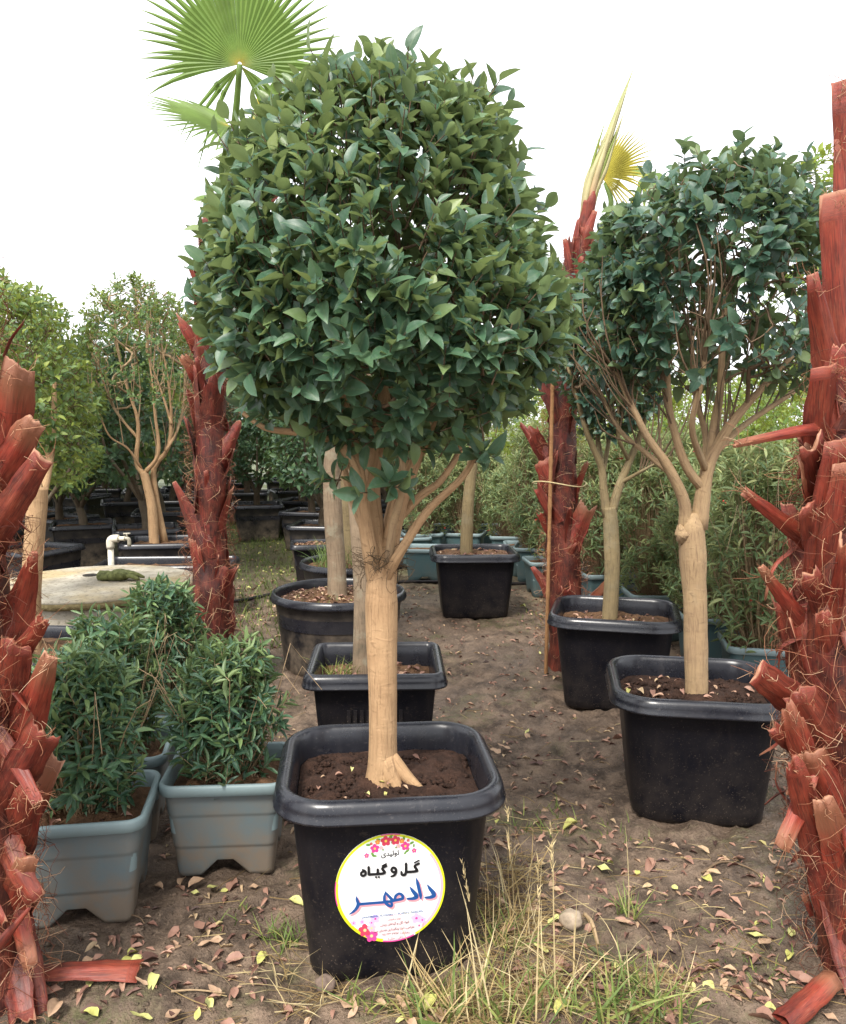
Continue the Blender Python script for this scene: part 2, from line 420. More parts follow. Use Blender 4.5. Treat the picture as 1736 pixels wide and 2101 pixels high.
def visible_rank(p, a, x, L, W):
    """pixels of a coarse depth picture that each leaf covers (which leaves show largest)"""
    S = .22; gw, gh = int(1736 * S) + 1, int(2101 * S) + 1
    ss = [(u, v) for u in (.15, .35, .55, .75, .92) for v in (-.3, 0, .3)]
    ids = np.repeat(np.arange(len(p)), len(ss))
    Q = np.concatenate([(p + a * (L * u)[:, None] + x * (W * v)[:, None])[:, None] for u, v in ss], 1).reshape(-1, 3)
    px, py, zc = project(Q); gx = (px * S).astype(int); gy = (py * S).astype(int)
    ok = (gx >= 0) & (gy >= 0) & (gx < gw) & (gy < gh)
    ids, gx, gy, zc = ids[ok], gx[ok], gy[ok], zc[ok]
    o = np.argsort(-zc); buf = np.full(gw * gh, -1); buf[gy[o] * gw + gx[o]] = ids[o]
    return np.bincount(buf[buf >= 0], minlength=len(p))

_variants = {}
def leaf_variants(tms, matname, q=6):
    key = (id(tms), matname)
    if key not in _variants:
        lst = []
        for k, (V, F4, F3, L) in enumerate(tms):
            for j in range(q):
                me = make_mesh('leaf', V, [F4, F3], np.full(len(V), (j + .5) / q), L); me.materials.append(M[matname])
                lst.append(me)
        _variants[key] = (lst, q)
    return _variants[key]

def put_leaves(parent, lv, tms, matname, nparts, partname='leaf', stuffname='foliage', org=None):
    p, a, x, n, L, W, t = lv.arrays()
    org = np.array(parent.location if org is None else org)
    N_ = len(p); which = np.random.default_rng(N_).integers(0, len(tms), N_)
    part = np.zeros(N_, bool)
    if nparts:
        r = visible_rank(p, a, x, L, W); idx = np.argsort(-r)[:nparts]; idx = idx[r[idx] > 0]; part[idx] = True
        meshes, q = leaf_variants(tms, matname)
        for i in idx:
            me = meshes[which[i] * q + min(q - 1, int(np.clip(t[i], 0, .999) * q))]
            mt = Matrix(((x[i][0] * W[i], a[i][0] * L[i], n[i][0] * L[i], p[i][0] - org[0]),
                         (x[i][1] * W[i], a[i][1] * L[i], n[i][1] * L[i], p[i][1] - org[1]),
                         (x[i][2] * W[i], a[i][2] * L[i], n[i][2] * L[i], p[i][2] - org[2]), (0, 0, 0, 1)))
            o = bpy.data.objects.new(partname, me); COL.objects.link(o); o.parent = parent; o.matrix_basis = mt
    ac = Acc()
    for k, (V, F4, F3, UV) in enumerate(tms):
        s = np.where(~part & (which == k))[0]
        if len(s) == 0: continue
        X = V[None, :, 0:1] * (x[s] * W[s, None])[:, None] + V[None, :, 1:2] * (a[s] * L[s, None])[:, None] + V[None, :, 2:3] * (n[s] * L[s, None])[:, None] + p[s][:, None]
        kk = len(V); off = (np.arange(len(s)) * kk)[:, None, None]
        ac.add(X.reshape(-1, 3), (F4[None] + off).reshape(-1, 4) if len(F4) else None, (F3[None] + off).reshape(-1, 3),
               np.repeat(t[s], kk), np.tile(UV, (len(s), 1)))
    if ac.n: ac.build(stuffname, M[matname], parent, origin=org, kind='stuff')

def perp(d):
    u = np.cross(d, [0, 0, 1.0]); l = np.linalg.norm(u)
    if l < .05: u = np.cross(d, [1.0, 0, 0]); l = np.linalg.norm(u)
    u = u / l; return u, np.cross(d, u)
def shoot(lv, tw, base, d, length, nl, L, asp, g, up=.25, spread=(70, 30), tint=(.3, .2), stem=.0022):
    d = d / np.linalg.norm(d); u, v = perp(d); ph = g.uniform(0, 6.28); bend = np.array([0, 0, 1.0]) * g.uniform(-.1, .25)
    pts = [base + d * length * f + bend * length * f * f for f in (0, .5, 1)]
    if tw is not None: tw.append((pts, stem))
    for k in range(nl):
        f = (k + .6) / nl; f = .12 + .88 * f
        q = base + d * length * f + bend * length * f * f
        th = ph + k * 2.4; al = math.radians(spread[0] + (spread[1] - spread[0]) * f + g.normal(0, 10))
        rd = u * math.cos(th) + v * math.sin(th)
        ax = d * math.cos(al) + rd * math.sin(al) + np.array([0, 0, up * g.uniform(-.8, 1.0)])
        nn = d * math.sin(al) - rd * math.cos(al) + g.normal(0, .22, 3) + np.array([0, 0, .35])
        l = L * g.uniform(.58, 1.18) * (.75 + .25 * (1 - abs(2 * f - 1.1)))
        lv.add(q, ax, nn, l, l * asp * g.uniform(.85, 1.15), float(np.clip(g.normal(tint[0], tint[1]) + (.30 if f > .9 and g.random() < .5 else 0), 0, .999)))

def twig_mesh(name, tw, mat, parent, org, sides=4):
    ac = Acc()
    for pts, r in tw:
        P = np.array(pts); V, F, F3, L = tube(P, np.linspace(r, r * .55, len(P)), sides, False)
        ac.add(V, F, None, .5, L)
    return ac.build(name, mat, parent, origin=org, kind='stuff')

# ------------------------------------------------------------------ tree skeleton
class Skel:
    def __init__(s): s.P = []; s.par = []; s.lock = []
    def node(s, p, par, r=None): s.P.append(np.array(p, float)); s.par.append(par); s.lock.append(r); return len(s.P) - 1
    def path(s, pts, par, n=8):
        Q = spline(pts, n); ids = []
        for q in Q[1:] if par is not None and par >= 0 else Q: par = s.node(q, par if par is not None else -1); ids.append(par)
        return ids
def grow(sk, targets, g, first, bias=.6, segs=4, wob=.02, maxup=None):
    """join every target to the best lower node of the skeleton with a bent path"""
    targets = sorted(targets, key=lambda q: np.linalg.norm(q - sk.P[first]))
    ends = []
    for tg in targets:
        A = np.array(sk.P[first:]); d = tg - A; dist = np.linalg.norm(d, axis=1)
        cost = dist + bias * np.maximum(0, -(d[:, 2]) + .35 * np.linalg.norm(d[:, :2], axis=1)) 
        i = int(np.argmin(cost)) + first; par = i; P0 = sk.P[i]
        v = tg - P0; ln = np.linalg.norm(v)
        mid = P0 + v * .5 + g.normal(0, wob + .03 * ln, 3) + np.array([0, 0, -.06 * ln])
        for q in spline([P0, mid, tg], segs + 1)[1:]: par = sk.node(q, par)
        ends.append(par)
    return ends
def radii(sk, rtip, rmax, power=2.3):
    n = len(sk.P); w = np.zeros(n); ch = [[] for _ in range(n)]
    for i in range(n):
        if sk.par[i] >= 0: ch[sk.par[i]].append(i)
    for i in range(n - 1, -1, -1):
        w[i] = max(1.0, sum(w[c] for c in ch[i]))
    r = np.minimum(rtip * w ** (1 / power), rmax)
    return r, ch
def skeleton_tubes(sk, r, ch, start):
    """chains of nodes: each a branch that follows its thickest child"""
    out = []; stack = [(start, None)]
    while stack:
        i, prev = stack.pop(); chain = [i]; rr = [r[i]]
        if prev is not None: chain = [prev, i]; rr = [min(r[prev], r[i] * 1.12), r[i]]
        while ch[chain[-1]]:
            cs = sorted(ch[chain[-1]], key=lambda c: -r[c]); c0 = cs[0]
            for c in cs[1:]: stack.append((c, chain[-1]))
            chain.append(c0); rr.append(r[c0])
        out.append((chain, rr))
    return out
def build_wood(sk, r, ch, start, parent, org, mat, twmat, big=.008, seed=1):
    ac = Acc(); nb = 0
    for chain, rr in skeleton_tubes(sk, r, ch, start):
        P = np.array([sk.P[i] for i in chain]); rr = np.array(rr)
        if len(P) < 2: continue
        if rr.max() >= big:
            n = max(len(P) * 2, 6); Q = spline(P, n); q = np.interp(np.linspace(0, len(P) - 1, n), np.arange(len(P)), rr)
            V, F, F3, L = tube(Q, q, 8, True, seed, .10, 14)
            b = Acc(); b.add(V, F, F3, .5, L); b.build('branch', mat, parent, origin=org); nb += 1
        else:
            V, F, F3, L = tube(P, rr, 5, False); ac.add(V, F, None, .5, L)
    if ac.n: ac.build('twigs', twmat, parent, origin=org, kind='stuff')
    return nb

def profile_fn(rows, Y, depth=.9):
    """rows of (y, x left, x right) in the picture, outline of a crown whose axis stands at depth Y"""
    zs = []; cs = []; rs = []
    if rows[0] == 'm':
        zs, cs, rs = [list(v) for v in zip(*rows[1])]; rows = []
    for y, xl, xr in rows:
        p = at(xl, y, Y); q = at(xr, y, Y); zs.append(p.z); cs.append((p.x + q.x) / 2); rs.append((q.x - p.x) / 2)
    o = np.argsort(zs); zs = np.array(zs)[o]; cs = np.array(cs)[o]; rs = np.array(rs)[o]
    return (lambda z: np.interp(z, zs, cs)), (lambda z: np.interp(z, zs, rs)), zs[0], zs[-1]
def crown_points(rows, Y, n, g, depth=.9, keep=None, lump=.07, seed=3):
    fc, fr, z0, z1 = profile_fn(rows, Y)
    zz = np.linspace(z0, z1, 80); w = fr(zz) + .06; w[-8:] += .10; cw = np.cumsum(w); cw = cw / cw[-1]
    pts = []; nor = []
    while len(pts) < n:
        z = np.interp(g.random(), cw, zz); th = g.uniform(0, 2 * math.pi); r = fr(z)
        if z > z1 - .12: r *= math.sqrt(g.random())
        dr = (fr(z + .03) - fr(z - .03)) / .06
        nn = np.array([math.cos(th), math.sin(th) * 1.05, np.clip(-dr, -1.0, 3.5)]); nn /= np.linalg.norm(nn)
        k = 1 + lump * vn(np.array([[math.cos(th) * 2, math.sin(th) * 2, z * 3.3]]), 1.6, seed)[0]
        p = np.array([fc(z) + r * k * math.cos(th), Y + depth * r * k * math.sin(th), z])
        if keep is not None and g.random() > keep(p, nn, (z - z0) / (z1 - z0)): continue
        pts.append(p); nor.append(nn)
    return np.array(pts), np.array(nor)

# ------------------------------------------------------------------ ground
def gh(x, y):
    P = np.stack([np.atleast_1d(x), np.atleast_1d(y), np.zeros_like(np.atleast_1d(x))], 1).astype(float)
    fade = 1 / (1 + (np.hypot(P[:, 0], P[:, 1]) / 14) ** 2)
    c = fbm(P, 12, 3, 5)
    return (.016 * fbm(P, 1.3, 3, 1) + .016 * np.sign(c) * np.abs(c) ** .8 + .007 * fbm(P, 30, 2, 9)) * fade - .010
def gh1(x, y): return float(gh(np.array([x]), np.array([y]))[0])
def axis(lo, hi, step, far, k=1.16):
    a = list(np.arange(lo, hi, step)); s = step; v = hi
    while v < far: a.append(v); s *= k; v += s
    return a + [far]
xp = axis(0, 2.2, .016, 160, 1.10); xs = np.array(sorted([-v for v in xp[1:]] + xp))
ys = np.array([-6, -2, 0, .8, 1.2] + axis(1.4, 3.6, .016, 420, 1.018)[0:])
GX, GY = np.meshgrid(xs, ys); gxx, gyy = GX.ravel(), GY.ravel()
V = np.stack([gxx, gyy, gh(gxx, gyy)], 1)
i = np.arange(len(ys) - 1)[:, None] * len(xs); j = np.arange(len(xs) - 1)[None]
F = np.stack([i + j, i + j + 1, i + j + 1 + len(xs), i + j + len(xs)], -1).reshape(-1, 4)
import bisect
_HZ = V[:, 2].reshape(len(ys), len(xs)); _xl = list(xs); _yl = list(ys)
def gh1(x, y):
    i_ = min(max(bisect.bisect_right(_yl, y) - 1, 0), len(_yl) - 2); j_ = min(max(bisect.bisect_right(_xl, x) - 1, 0), len(_xl) - 2)
    u = (x - _xl[j_]) / (_xl[j_ + 1] - _xl[j_]); v = (y - _yl[i_]) / (_yl[i_ + 1] - _yl[i_])
    return float((_HZ[i_, j_] * (1 - u) + _HZ[i_, j_ + 1] * u) * (1 - v) + (_HZ[i_ + 1, j_] * (1 - u) + _HZ[i_ + 1, j_ + 1] * u) * v)
ground = link('ground', make_mesh('ground', V, [F]), M['mud'], None, kind='structure')

# ------------------------------------------------------------------ planters
def rrect(a, b, r, nc=7, ns=5):
    """rounded rectangle, half sizes a, b, corner radius r"""
    r = min(r, a * .999, b * .999); pts = []
    cs = [(a - r, b - r, 0), (-a + r, b - r, 90), (-a + r, -b + r, 180), (a - r, -b + r, 270)]
    for q, (cx, cy, an) in enumerate(cs):
        for k in range(nc + 1):
            t = R(an + 90 * k / nc); pts.append((cx + r * math.cos(t), cy + r * math.sin(t)))
        nx, ny, na = cs[(q + 1) % 4]; e = pts[-1]; t = R(na); s2 = (nx + r * math.cos(t), ny + r * math.sin(t))
        for k in range(1, ns): pts.append((e[0] + (s2[0] - e[0]) * k / ns, e[1] + (s2[1] - e[1]) * k / ns))
    return np.array(pts)
def loft(rings, capb=False):
    m = len(rings[0]); V = np.concatenate(rings); n = len(rings)
    i = np.arange(n - 1)[:, None] * m; j = np.arange(m)[None]; k = (j + 1) % m
    F = np.stack([i + j, i + k, i + m + k, i + m + j], -1).reshape(-1, 4); F3 = None
    if capb:
        c = len(V); V = np.vstack([V, rings[0].mean(0)]); F3 = np.stack([np.full(m, c), (np.arange(m) + 1) % m, np.arange(m)], 1)
    return V, F, F3
def planter(name, label, xy, rot, w, d, h, cr, body, rim, soil, soil_drop=.09, taper=.80, lip='fat', feet=False, steps=(), group=None, mound=.012, bow=0.0):
    x, y = xy; o = thing(name, label, 'planter', (x, y, gh1(x, y)), group); o.rotation_euler = (0, 0, R(rot))
    a, b = w / 2, d / 2
    rw = .05 if lip == 'fat' else (.018 if lip == 'thin' else .034)
    rh = .058 if lip == 'fat' else (.034 if lip == 'thin' else .046)
    def ring(inset, z, s=1.0, cf=1.0):
        aa, bb = (a - inset) * s, (b - inset) * s
        p = rrect(aa, bb, max(cr * s * cf - inset, .012)); return np.column_stack([p, np.full(len(p), z)])
    st = 1 - .0
    zb = [0, .004, .018, .06, h * .3, h * .55, h * .8, h - rh]
    rings = []
    for z in zb:
        f = z / (h - rh); s = taper + (1 - taper) * f; ins = rw * .95
        if z < .01: ins += .016 - z
        for (zs, amt) in steps:
            pass
        rings.append(ring(ins, z, s))
    if steps:
        rings = []
        for f in sorted(set([0, .01, .05, .12, .3, .5, .7, .9, 1.0] + [v for zs, am in steps for v in (zs - .03, zs - .006, zs + .006, zs + .03)])):
            z = f * (h - rh); s = taper + (1 - taper) * f
            ins = rw * .95 + sum(am for zs, am in steps if f < zs) + (.014 if f < .005 else 0)
            rings.append(ring(ins, z, s))
    if feet:
        fz = .055
        for k, rg_ in enumerate(rings):
            z = rg_[:, 2]; aa = np.abs(rg_[:, 0]) / rg_[:, 0].max(); bb = np.abs(rg_[:, 1]) / rg_[:, 1].max()
            tt = np.minimum(aa, bb); arch = np.clip((.52 - tt) / .16, 0, 1)
            rg_[:, 2] = np.maximum(z, arch * fz + z * .15)
    V, F, F3 = loft(rings, not feet)
    ac = Acc(); ac.add(V, F, F3); bd = ac.build('body', M[body], o)
    if feet:                                            # floor of the pot above its feet
        rg_ = ring(rw + .012, .075, taper); ac = Acc(); m = len(rg_)
        V = np.vstack([rg_, rg_.mean(0)]); ac.add(V, None, np.stack([np.full(m, m), (np.arange(m) + 1) % m, np.arange(m)], 1)); ac.build('floor', M[body], o)
    z = h
    if lip == 'fat':
        prof = [(.052, z - .052), (.010, z - .060), (.001, z - .058), (0, z - .051), (.006, z - .046), (.005, z - .030), (.010, z - .014), (.020, z - .003), (.031, z), (.042, z - .006), (.049, z - .022), (.055, z - .06), (.066, z - .20)]
    elif lip == 'mid':
        prof = [(.036, z - .042), (.006, z - .048), (0, z - .046), (0, z - .036), (.005, z - .018), (.012, z - .004), (.021, z), (.030, z - .006), (.036, z - .03), (.045, z - .19)]
    else:
        prof = [(.020, z - .030), (.004, z - .036), (0, z - .034), (0, z - .008), (.004, z - .001), (.012, z), (.018, z - .006), (.022, z - .03), (.034, z - .17)]
    V, F, _ = loft([ring(i_, z_) for i_, z_ in prof])
    ac = Acc(); ac.add(V, F); ac.build('rim', M[rim], o)
    # soil
    ins = prof[-2][0] + .004; p = rrect(a - ins, b - ins, max(cr - ins, .02)); m = len(p); nr = max(6, int(min(a, b) / .011))
    fr = np.linspace(0, 1, nr + 1)[1:]; q = (p[None] * fr[:, None, None]).reshape(-1, 2); q = np.vstack([[[0, 0]], q])
    rr = np.concatenate([[0], np.repeat(fr, m)])
    zz = h - soil_drop + mound * (1 - rr ** 2) * 2 + .017 * fbm(np.column_stack([q + np.array(xy) * 7, q[:, 0] * 0]), 18, 5, 3, .62) * (1 - .6 * rr ** 4)
    V = np.column_stack([q, zz]); i = 1 + np.arange(nr - 1)[:, None] * m; j = np.arange(m)[None]; k = (j + 1) % m
    F = np.stack([i + j, i + m + j, i + m + k, i + k], -1).reshape(-1, 4); jj = np.arange(m)
    ac = Acc(); ac.add(V, F, np.stack([np.zeros(m, int), 1 + jj, 1 + (jj + 1) % m], 1)); ac.build('soil', M[soil], o)
    o['soil_z'] = o.location.z + h - soil_drop + mound * 2
    return o
def soil_top(p): return p['soil_z']

def trunk_mesh(parent, pts, rad, mat, org, sides=20, n=40, rough=.07, name='trunk', seed=3, rs=9):
    P = spline(pts, n); r = np.interp(np.linspace(0, 1, n), np.linspace(0, 1, len(rad)), rad)
    V, F, F3, L = tube(P, r, sides, True, seed, rough, rs)
    ac = Acc(); ac.add(V, F, F3, .5, L); return ac.build(name, M[mat], parent, origin=org)

PW = .667
def pot_at(px, py, h): 
    q = gnd(px, py, h); return (q.x, q.y)

# main planter with the round sticker
p1xy = pot_at(795, 1540, .54)
P1 = planter('planter', 'black square planter with wide rolled rim and round white floral sticker', p1xy, 5.5, .625, .595, .540, .155, 'black', 'rim_black', 'soil', .085, .83, 'fat', mound=.010)
p2xy = pot_at(771, 1338, .50)
P2 = planter('planter', 'ribbed black square planter with weedy soil directly behind the sticker planter', p2xy, 2, .585, .55, .50, .07, 'black', 'rim_black', 'soil_litter', .10, .84, 'fat')
p3xy = pot_at(695, 1211, .45)
P3 = planter('planter', 'large round black tub caked with dry mud, brown litter inside', p3xy, 0, .83, .83, .47, .414, 'black_dusty', 'rim_black', 'soil_litter', .06, .86, 'mid')
p4xy = pot_at(721, 1153, .43)
P4 = planter('planter', 'round black tub with bright green grass behind the mud-caked tub', p4xy, 0, .78, .78, .45, .389, 'black_dusty', 'rim_black', 'soil_litter', .05, .88, 'mid')
p5xy = pot_at(652, 1114, .38)
P5 = planter('planter', 'small low black planter with orange leaf litter beside the grassy path', p5xy, 8, .50, .42, .40, .06, 'black', 'rim_black', 'soil_litter', .04, .84, 'mid')
p7xy = pot_at(972, 1124, .5)
P7 = planter('planter', 'black square planter standing alone in front of the small teal pots', p7xy, 2, PW * 1.02, .62, .50, .12, 'black', 'rim_black', 'soil_litter', .05, .84, 'fat')
p8xy = pot_at(1262, 1240, .5)
P8 = planter('planter', 'black square planter beside the bamboo stake', p8xy, -14, PW * 1.03, .64, .50, .15, 'black', 'rim_black', 'soil_litter', .09, .83, 'fat')
p9xy = pot_at(1425, 1378, .5)
P9 = planter('planter', 'black square planter with speckled front, tree with knobbly trunk growing in it', p9xy, -9, PW, .64, .50, .165, 'black', 'rim_black', 'soil', .085, .83, 'fat')
# moulded ribs on the front of P2
rb = Acc(); Vb, Fb = box(0, 0, 0, .014, .012, .19); rb.add(Vb, Fb); rbm = rb.mesh('rib', False); rbm.materials.append(M['black'])
for k in range(9):
    o = bpy.data.objects.new('rib', rbm); COL.objects.link(o); o.parent = P2
    o.location = ((k - 4) * .026, -.224, .25); o.rotation_euler = (R(-4.5), 0, 0)

# grey green planters with shrubs
def gpot(label, px, py, rot, w=.40, d=.37, h=.325):
    return planter('planter', label, pot_at(px, py, h), rot, w, d, h, .055, 'grey_green', 'grey_green_rim', 'soil_litter', .05, .84, 'thin', True, ((.36, .0030), (.74, .0022)))
G1 = gpot('grey-green plastic planter with arched feet beside the leaning red palm', 172, 1630, 9, .415, .38, .335)
G2 = gpot('grey-green planter with arched feet next to the planter with the sticker', 472, 1565, 4, .41, .37, .325)
G3 = gpot('dusty grey-green planter squeezed behind two other grey-green planters', 235, 1520, 10)
G4 = gpot('grey-green planter half buried in shrub leaves in front of the red palm', 335, 1432, 4)

def fibres(name, parent, org, fn, n, g, ln=(.05, .16), r=.0008, mat='fibre', hang=.3):
    """loose hairs on the palm trunk; fn() gives a point and an outward direction"""
    ac = Acc()
    for k in range(n):
        p, o = fn(); u, v = perp(o); th = g.uniform(0, 6.28); d = u * math.cos(th) + v * math.sin(th)
        l = g.uniform(*ln); a = d * l; c = o * g.uniform(.01, .05) + g.normal(0, .012, 3)
        P = spline([p, p + a * .4 + c, p + a * .8 + c * .6 + g.normal(0, .012, 3) - [0, 0, hang * l * .3], p + a + g.normal(0, .02, 3) - [0, 0, hang * l * .5]], 6)
        V, F, F3, L = tube(P, np.linspace(r, r * .5, 6) * g.uniform(.6, 1.4), 3, False); ac.add(V, F, None, g.random() ** 1.2, L)
    ac.build(name, M[mat], parent, origin=org, kind='stuff')

# ------------------------------------------------------------------ the main tree
def A(x, y, Y): return np.array(at(x, y, Y))
def main_tree():
    g = np.random.default_rng(11); Y = p1xy[1]; zt = soil_top(P1)
    base = A(789, 1612, Y); base = np.array([at(786, 1540, Y).x, Y, zt - .01])
    t = thing('potted_tree', 'large dome-clipped tree with glossy leaves and thick smooth tan trunk', 'tree', tuple(base)); org = base
    m = mpp(Y, 1.0)
    tp = [base - [0, 0, .03], base + [0, 0, .06], A(786, 1500, Y), A(784, 1350, Y), A(782, 1220, Y), A(783, 1130, Y)]
    trunk_mesh(t, tp, [.062, .052, .046, .043, .042, .041, .041, .042, .043, .045, .045, .040, .028, .012], 'bark_tan', org, 28, 90, .075, seed=5, rs=7)
    # root knuckles
    for (dx, dy, ln, r) in ((.075, -.030, .085, .018), (.030, -.034, .05, .024)):
        q = np.array([dx, dy, 0]); P = spline([base + q * .30 + [0, 0, .075], base + q * .85 + [0, 0, .030], base + q * 1.25 + [0, 0, .004], base + q * 1.75 + [0, 0, -.03]], 14)
        V, F, F3, L = tube(P, np.linspace(r * 1.2, r * .6, 14), 14, True, 4, .08, 12); b = Acc(); b.add(V, F, F3, .5, L); b.build('root', M['bark_tan'], t, origin=org)
    # dark shreds caught in the fork
    fk = A(783, 1168, Y)
    def ff():
        th = g.uniform(0, 6.28); o = np.array([math.cos(th), math.sin(th), .3]); return fk + o * .040 + [0, 0, g.uniform(-.02, .03)], o
    fibres('bark_shreds', t, org, ff, 110, g, (.02, .06), .0011, 'shred')
    limbs = [  # (points (x, y, depth offset), r0, r1)
        ([(775, 1215, 0), (752, 1090, -.03), (738, 980, -.05), (722, 890, -.05), (700, 800, -.06)], .023, .013),
        ([(782, 1215, .0), (768, 1090, .02), (762, 1000, .05), (775, 900, .07), (795, 780, .07)], .033, .020),
        ([(789, 1215, 0), (806, 1090, .01), (835, 985, .0), (878, 880, .0), (915, 780, .0)], .027, .017),
        ([(786, 1195, -.01), (826, 1125, -.06), (880, 1045, -.09), (948, 980, -.11), (985, 915, -.11)], .015, .008),
        ([(738, 985, -.05), (716, 940, -.07), (690, 905, -.08), (620, 888, -.09), (545, 878, -.08), (490, 840, -.05)], .016, .007),
        ([(812, 1070, .02), (860, 1020, .03), (905, 985, .05), (945, 920, .08), (960, 850, .10)], .013, .008),
        ([(796, 1170, -.02), (806, 1080, -.06), (822, 1020, -.09), (826, 960, -.10), (815, 880, -.12)], .012, .007),
        ([(783, 1150, .03), (800, 1050, .12), (835, 920, .22), (840, 800, .26)], .015, .010),
        ([(776, 1150, .03), (725, 1030, .12), (690, 900, .20), (660, 800, .24)], .014, .009),
    ]
    sk = Skel(); root = sk.node(A(783, 1160, Y), -1); starts = []
    for pts, r0, r1 in limbs:
        r0 *= .88; r1 *= .85
        P = np.array([A(x, y, Y + d) for x, y, d in pts]); n = 22; Q = spline(P, n)
        V, F, F3, L = tube(Q, np.concatenate([np.linspace(r0 * 1.25, r0, 6), np.linspace(r0, r1, n - 6)]), 12, True, 8, .07, 16)
        b = Acc(); b.add(V, F, F3, .5, L); b.build('branch', M['bark_tan' if r0 > .011 else 'bark_right'], t, origin=org)
        par = root
        for q in Q[6::3]: par = sk.node(q, par)
        starts.append(par)
    first = 1
    rows = [(130, 740, 850), (152, 670, 925), (192, 612, 980), (245, 535, 1020), (350, 458, 1074), (450, 408, 1108), (550, 398, 1152), (650, 408, 1190), (750, 430, 1185), (820, 478, 1125), (872, 552, 1060), (910, 625, 985), (935, 690, 900)]
    fc, fr, z0, z1 = profile_fn(rows, Y)
    tg = []
    for k in range(190):
        z = g.uniform(z0 + .03, z1 - .12); th = g.uniform(0, 6.28); r = fr(z) * g.uniform(.25, .86)
        tg.append(np.array([fc(z) + r * math.cos(th), Y + .9 * r * math.sin(th), z]))
    grow(sk, tg, g, first, .7, 4, .012)
    r, ch = radii(sk, .0019, .012)
    ac = Acc()
    for s0 in [c for c in ch[root]]:
        for chain, rr in skeleton_tubes(sk, r, ch, s0):
            P = np.array([sk.P[i] for i in chain])
            if len(P) > 1:
                V, F, F3, L = tube(P, rr, 5, False); ac.add(V, F, None, .5, L)
    ac.build('twigs', M['twig'], t, origin=org, kind='stuff')
    lv = Leaves(); tw = []
    pts, nor = crown_points(rows, Y, 1060, g, .9, None, .055)
    c0 = np.array([fc(.6 * z0 + .4 * z1), Y, .6 * z0 + .4 * z1])
    for p, n in zip(pts, nor):
        hf = (p[2] - z0) / (z1 - z0)
        d = n * 1.0 + np.array([0, 0, .55 + .35 * hf]) + g.normal(0, .28, 3)
        d /= np.linalg.norm(d); ln = g.uniform(.08, .14); inset = g.uniform(.02, .08)
        if hf > .75: inset *= .5; ln *= 1.12
        b = p - d * ln * .8 - n * inset
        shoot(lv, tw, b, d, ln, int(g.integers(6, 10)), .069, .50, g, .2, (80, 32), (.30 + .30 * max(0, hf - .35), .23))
    # inner filling
    for k in range(260):
        z = g.uniform(z0 + .10, z1 - .15); th = g.uniform(0, 6.28); rr_ = fr(z) * g.uniform(.35, .8)
        p = np.array([fc(z) + rr_ * math.cos(th), Y + .9 * rr_ * math.sin(th), z])
        d = np.array([math.cos(th), math.sin(th), .8]) + g.normal(0, .3, 3)
        shoot(lv, tw, p, d, .12, 5, .072, .48, g, .2, (80, 40), (.2, .12))
    # loose sprigs on the bare limbs
    for (x, y, dd, ex, ey, nl) in ((700, 985, -.08, 655, 985, 9), (690, 1000, -.08, 705, 960, 4), (790, 1005, -.14, 800, 985, 7), (800, 1000, -.14, 840, 1000, 6), (760, 1010, -.14, 740, 1010, 5),
                               (975, 950, -.12, 985, 925, 8), (940, 930, -.1, 960, 910, 6), (985, 930, -.13, 1010, 935, 5), (900, 940, -.06, 930, 900, 6), (560, 870, -.1, 530, 850, 8), (600, 885, -.1, 590, 860, 7), (640, 880, -.1, 640, 840, 7)):
        b = A(x, y, Y + dd); e = A(ex, ey, Y + dd - .03); d = e - b
        shoot(lv, tw, b, d, max(np.linalg.norm(d), .05), nl, .080, .50, g, .1, (85, 40), (.35, .12))
    twig_mesh('twigs', tw, M['twig'], t, org)
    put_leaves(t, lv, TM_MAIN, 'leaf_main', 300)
    return t
TREE1 = main_tree()

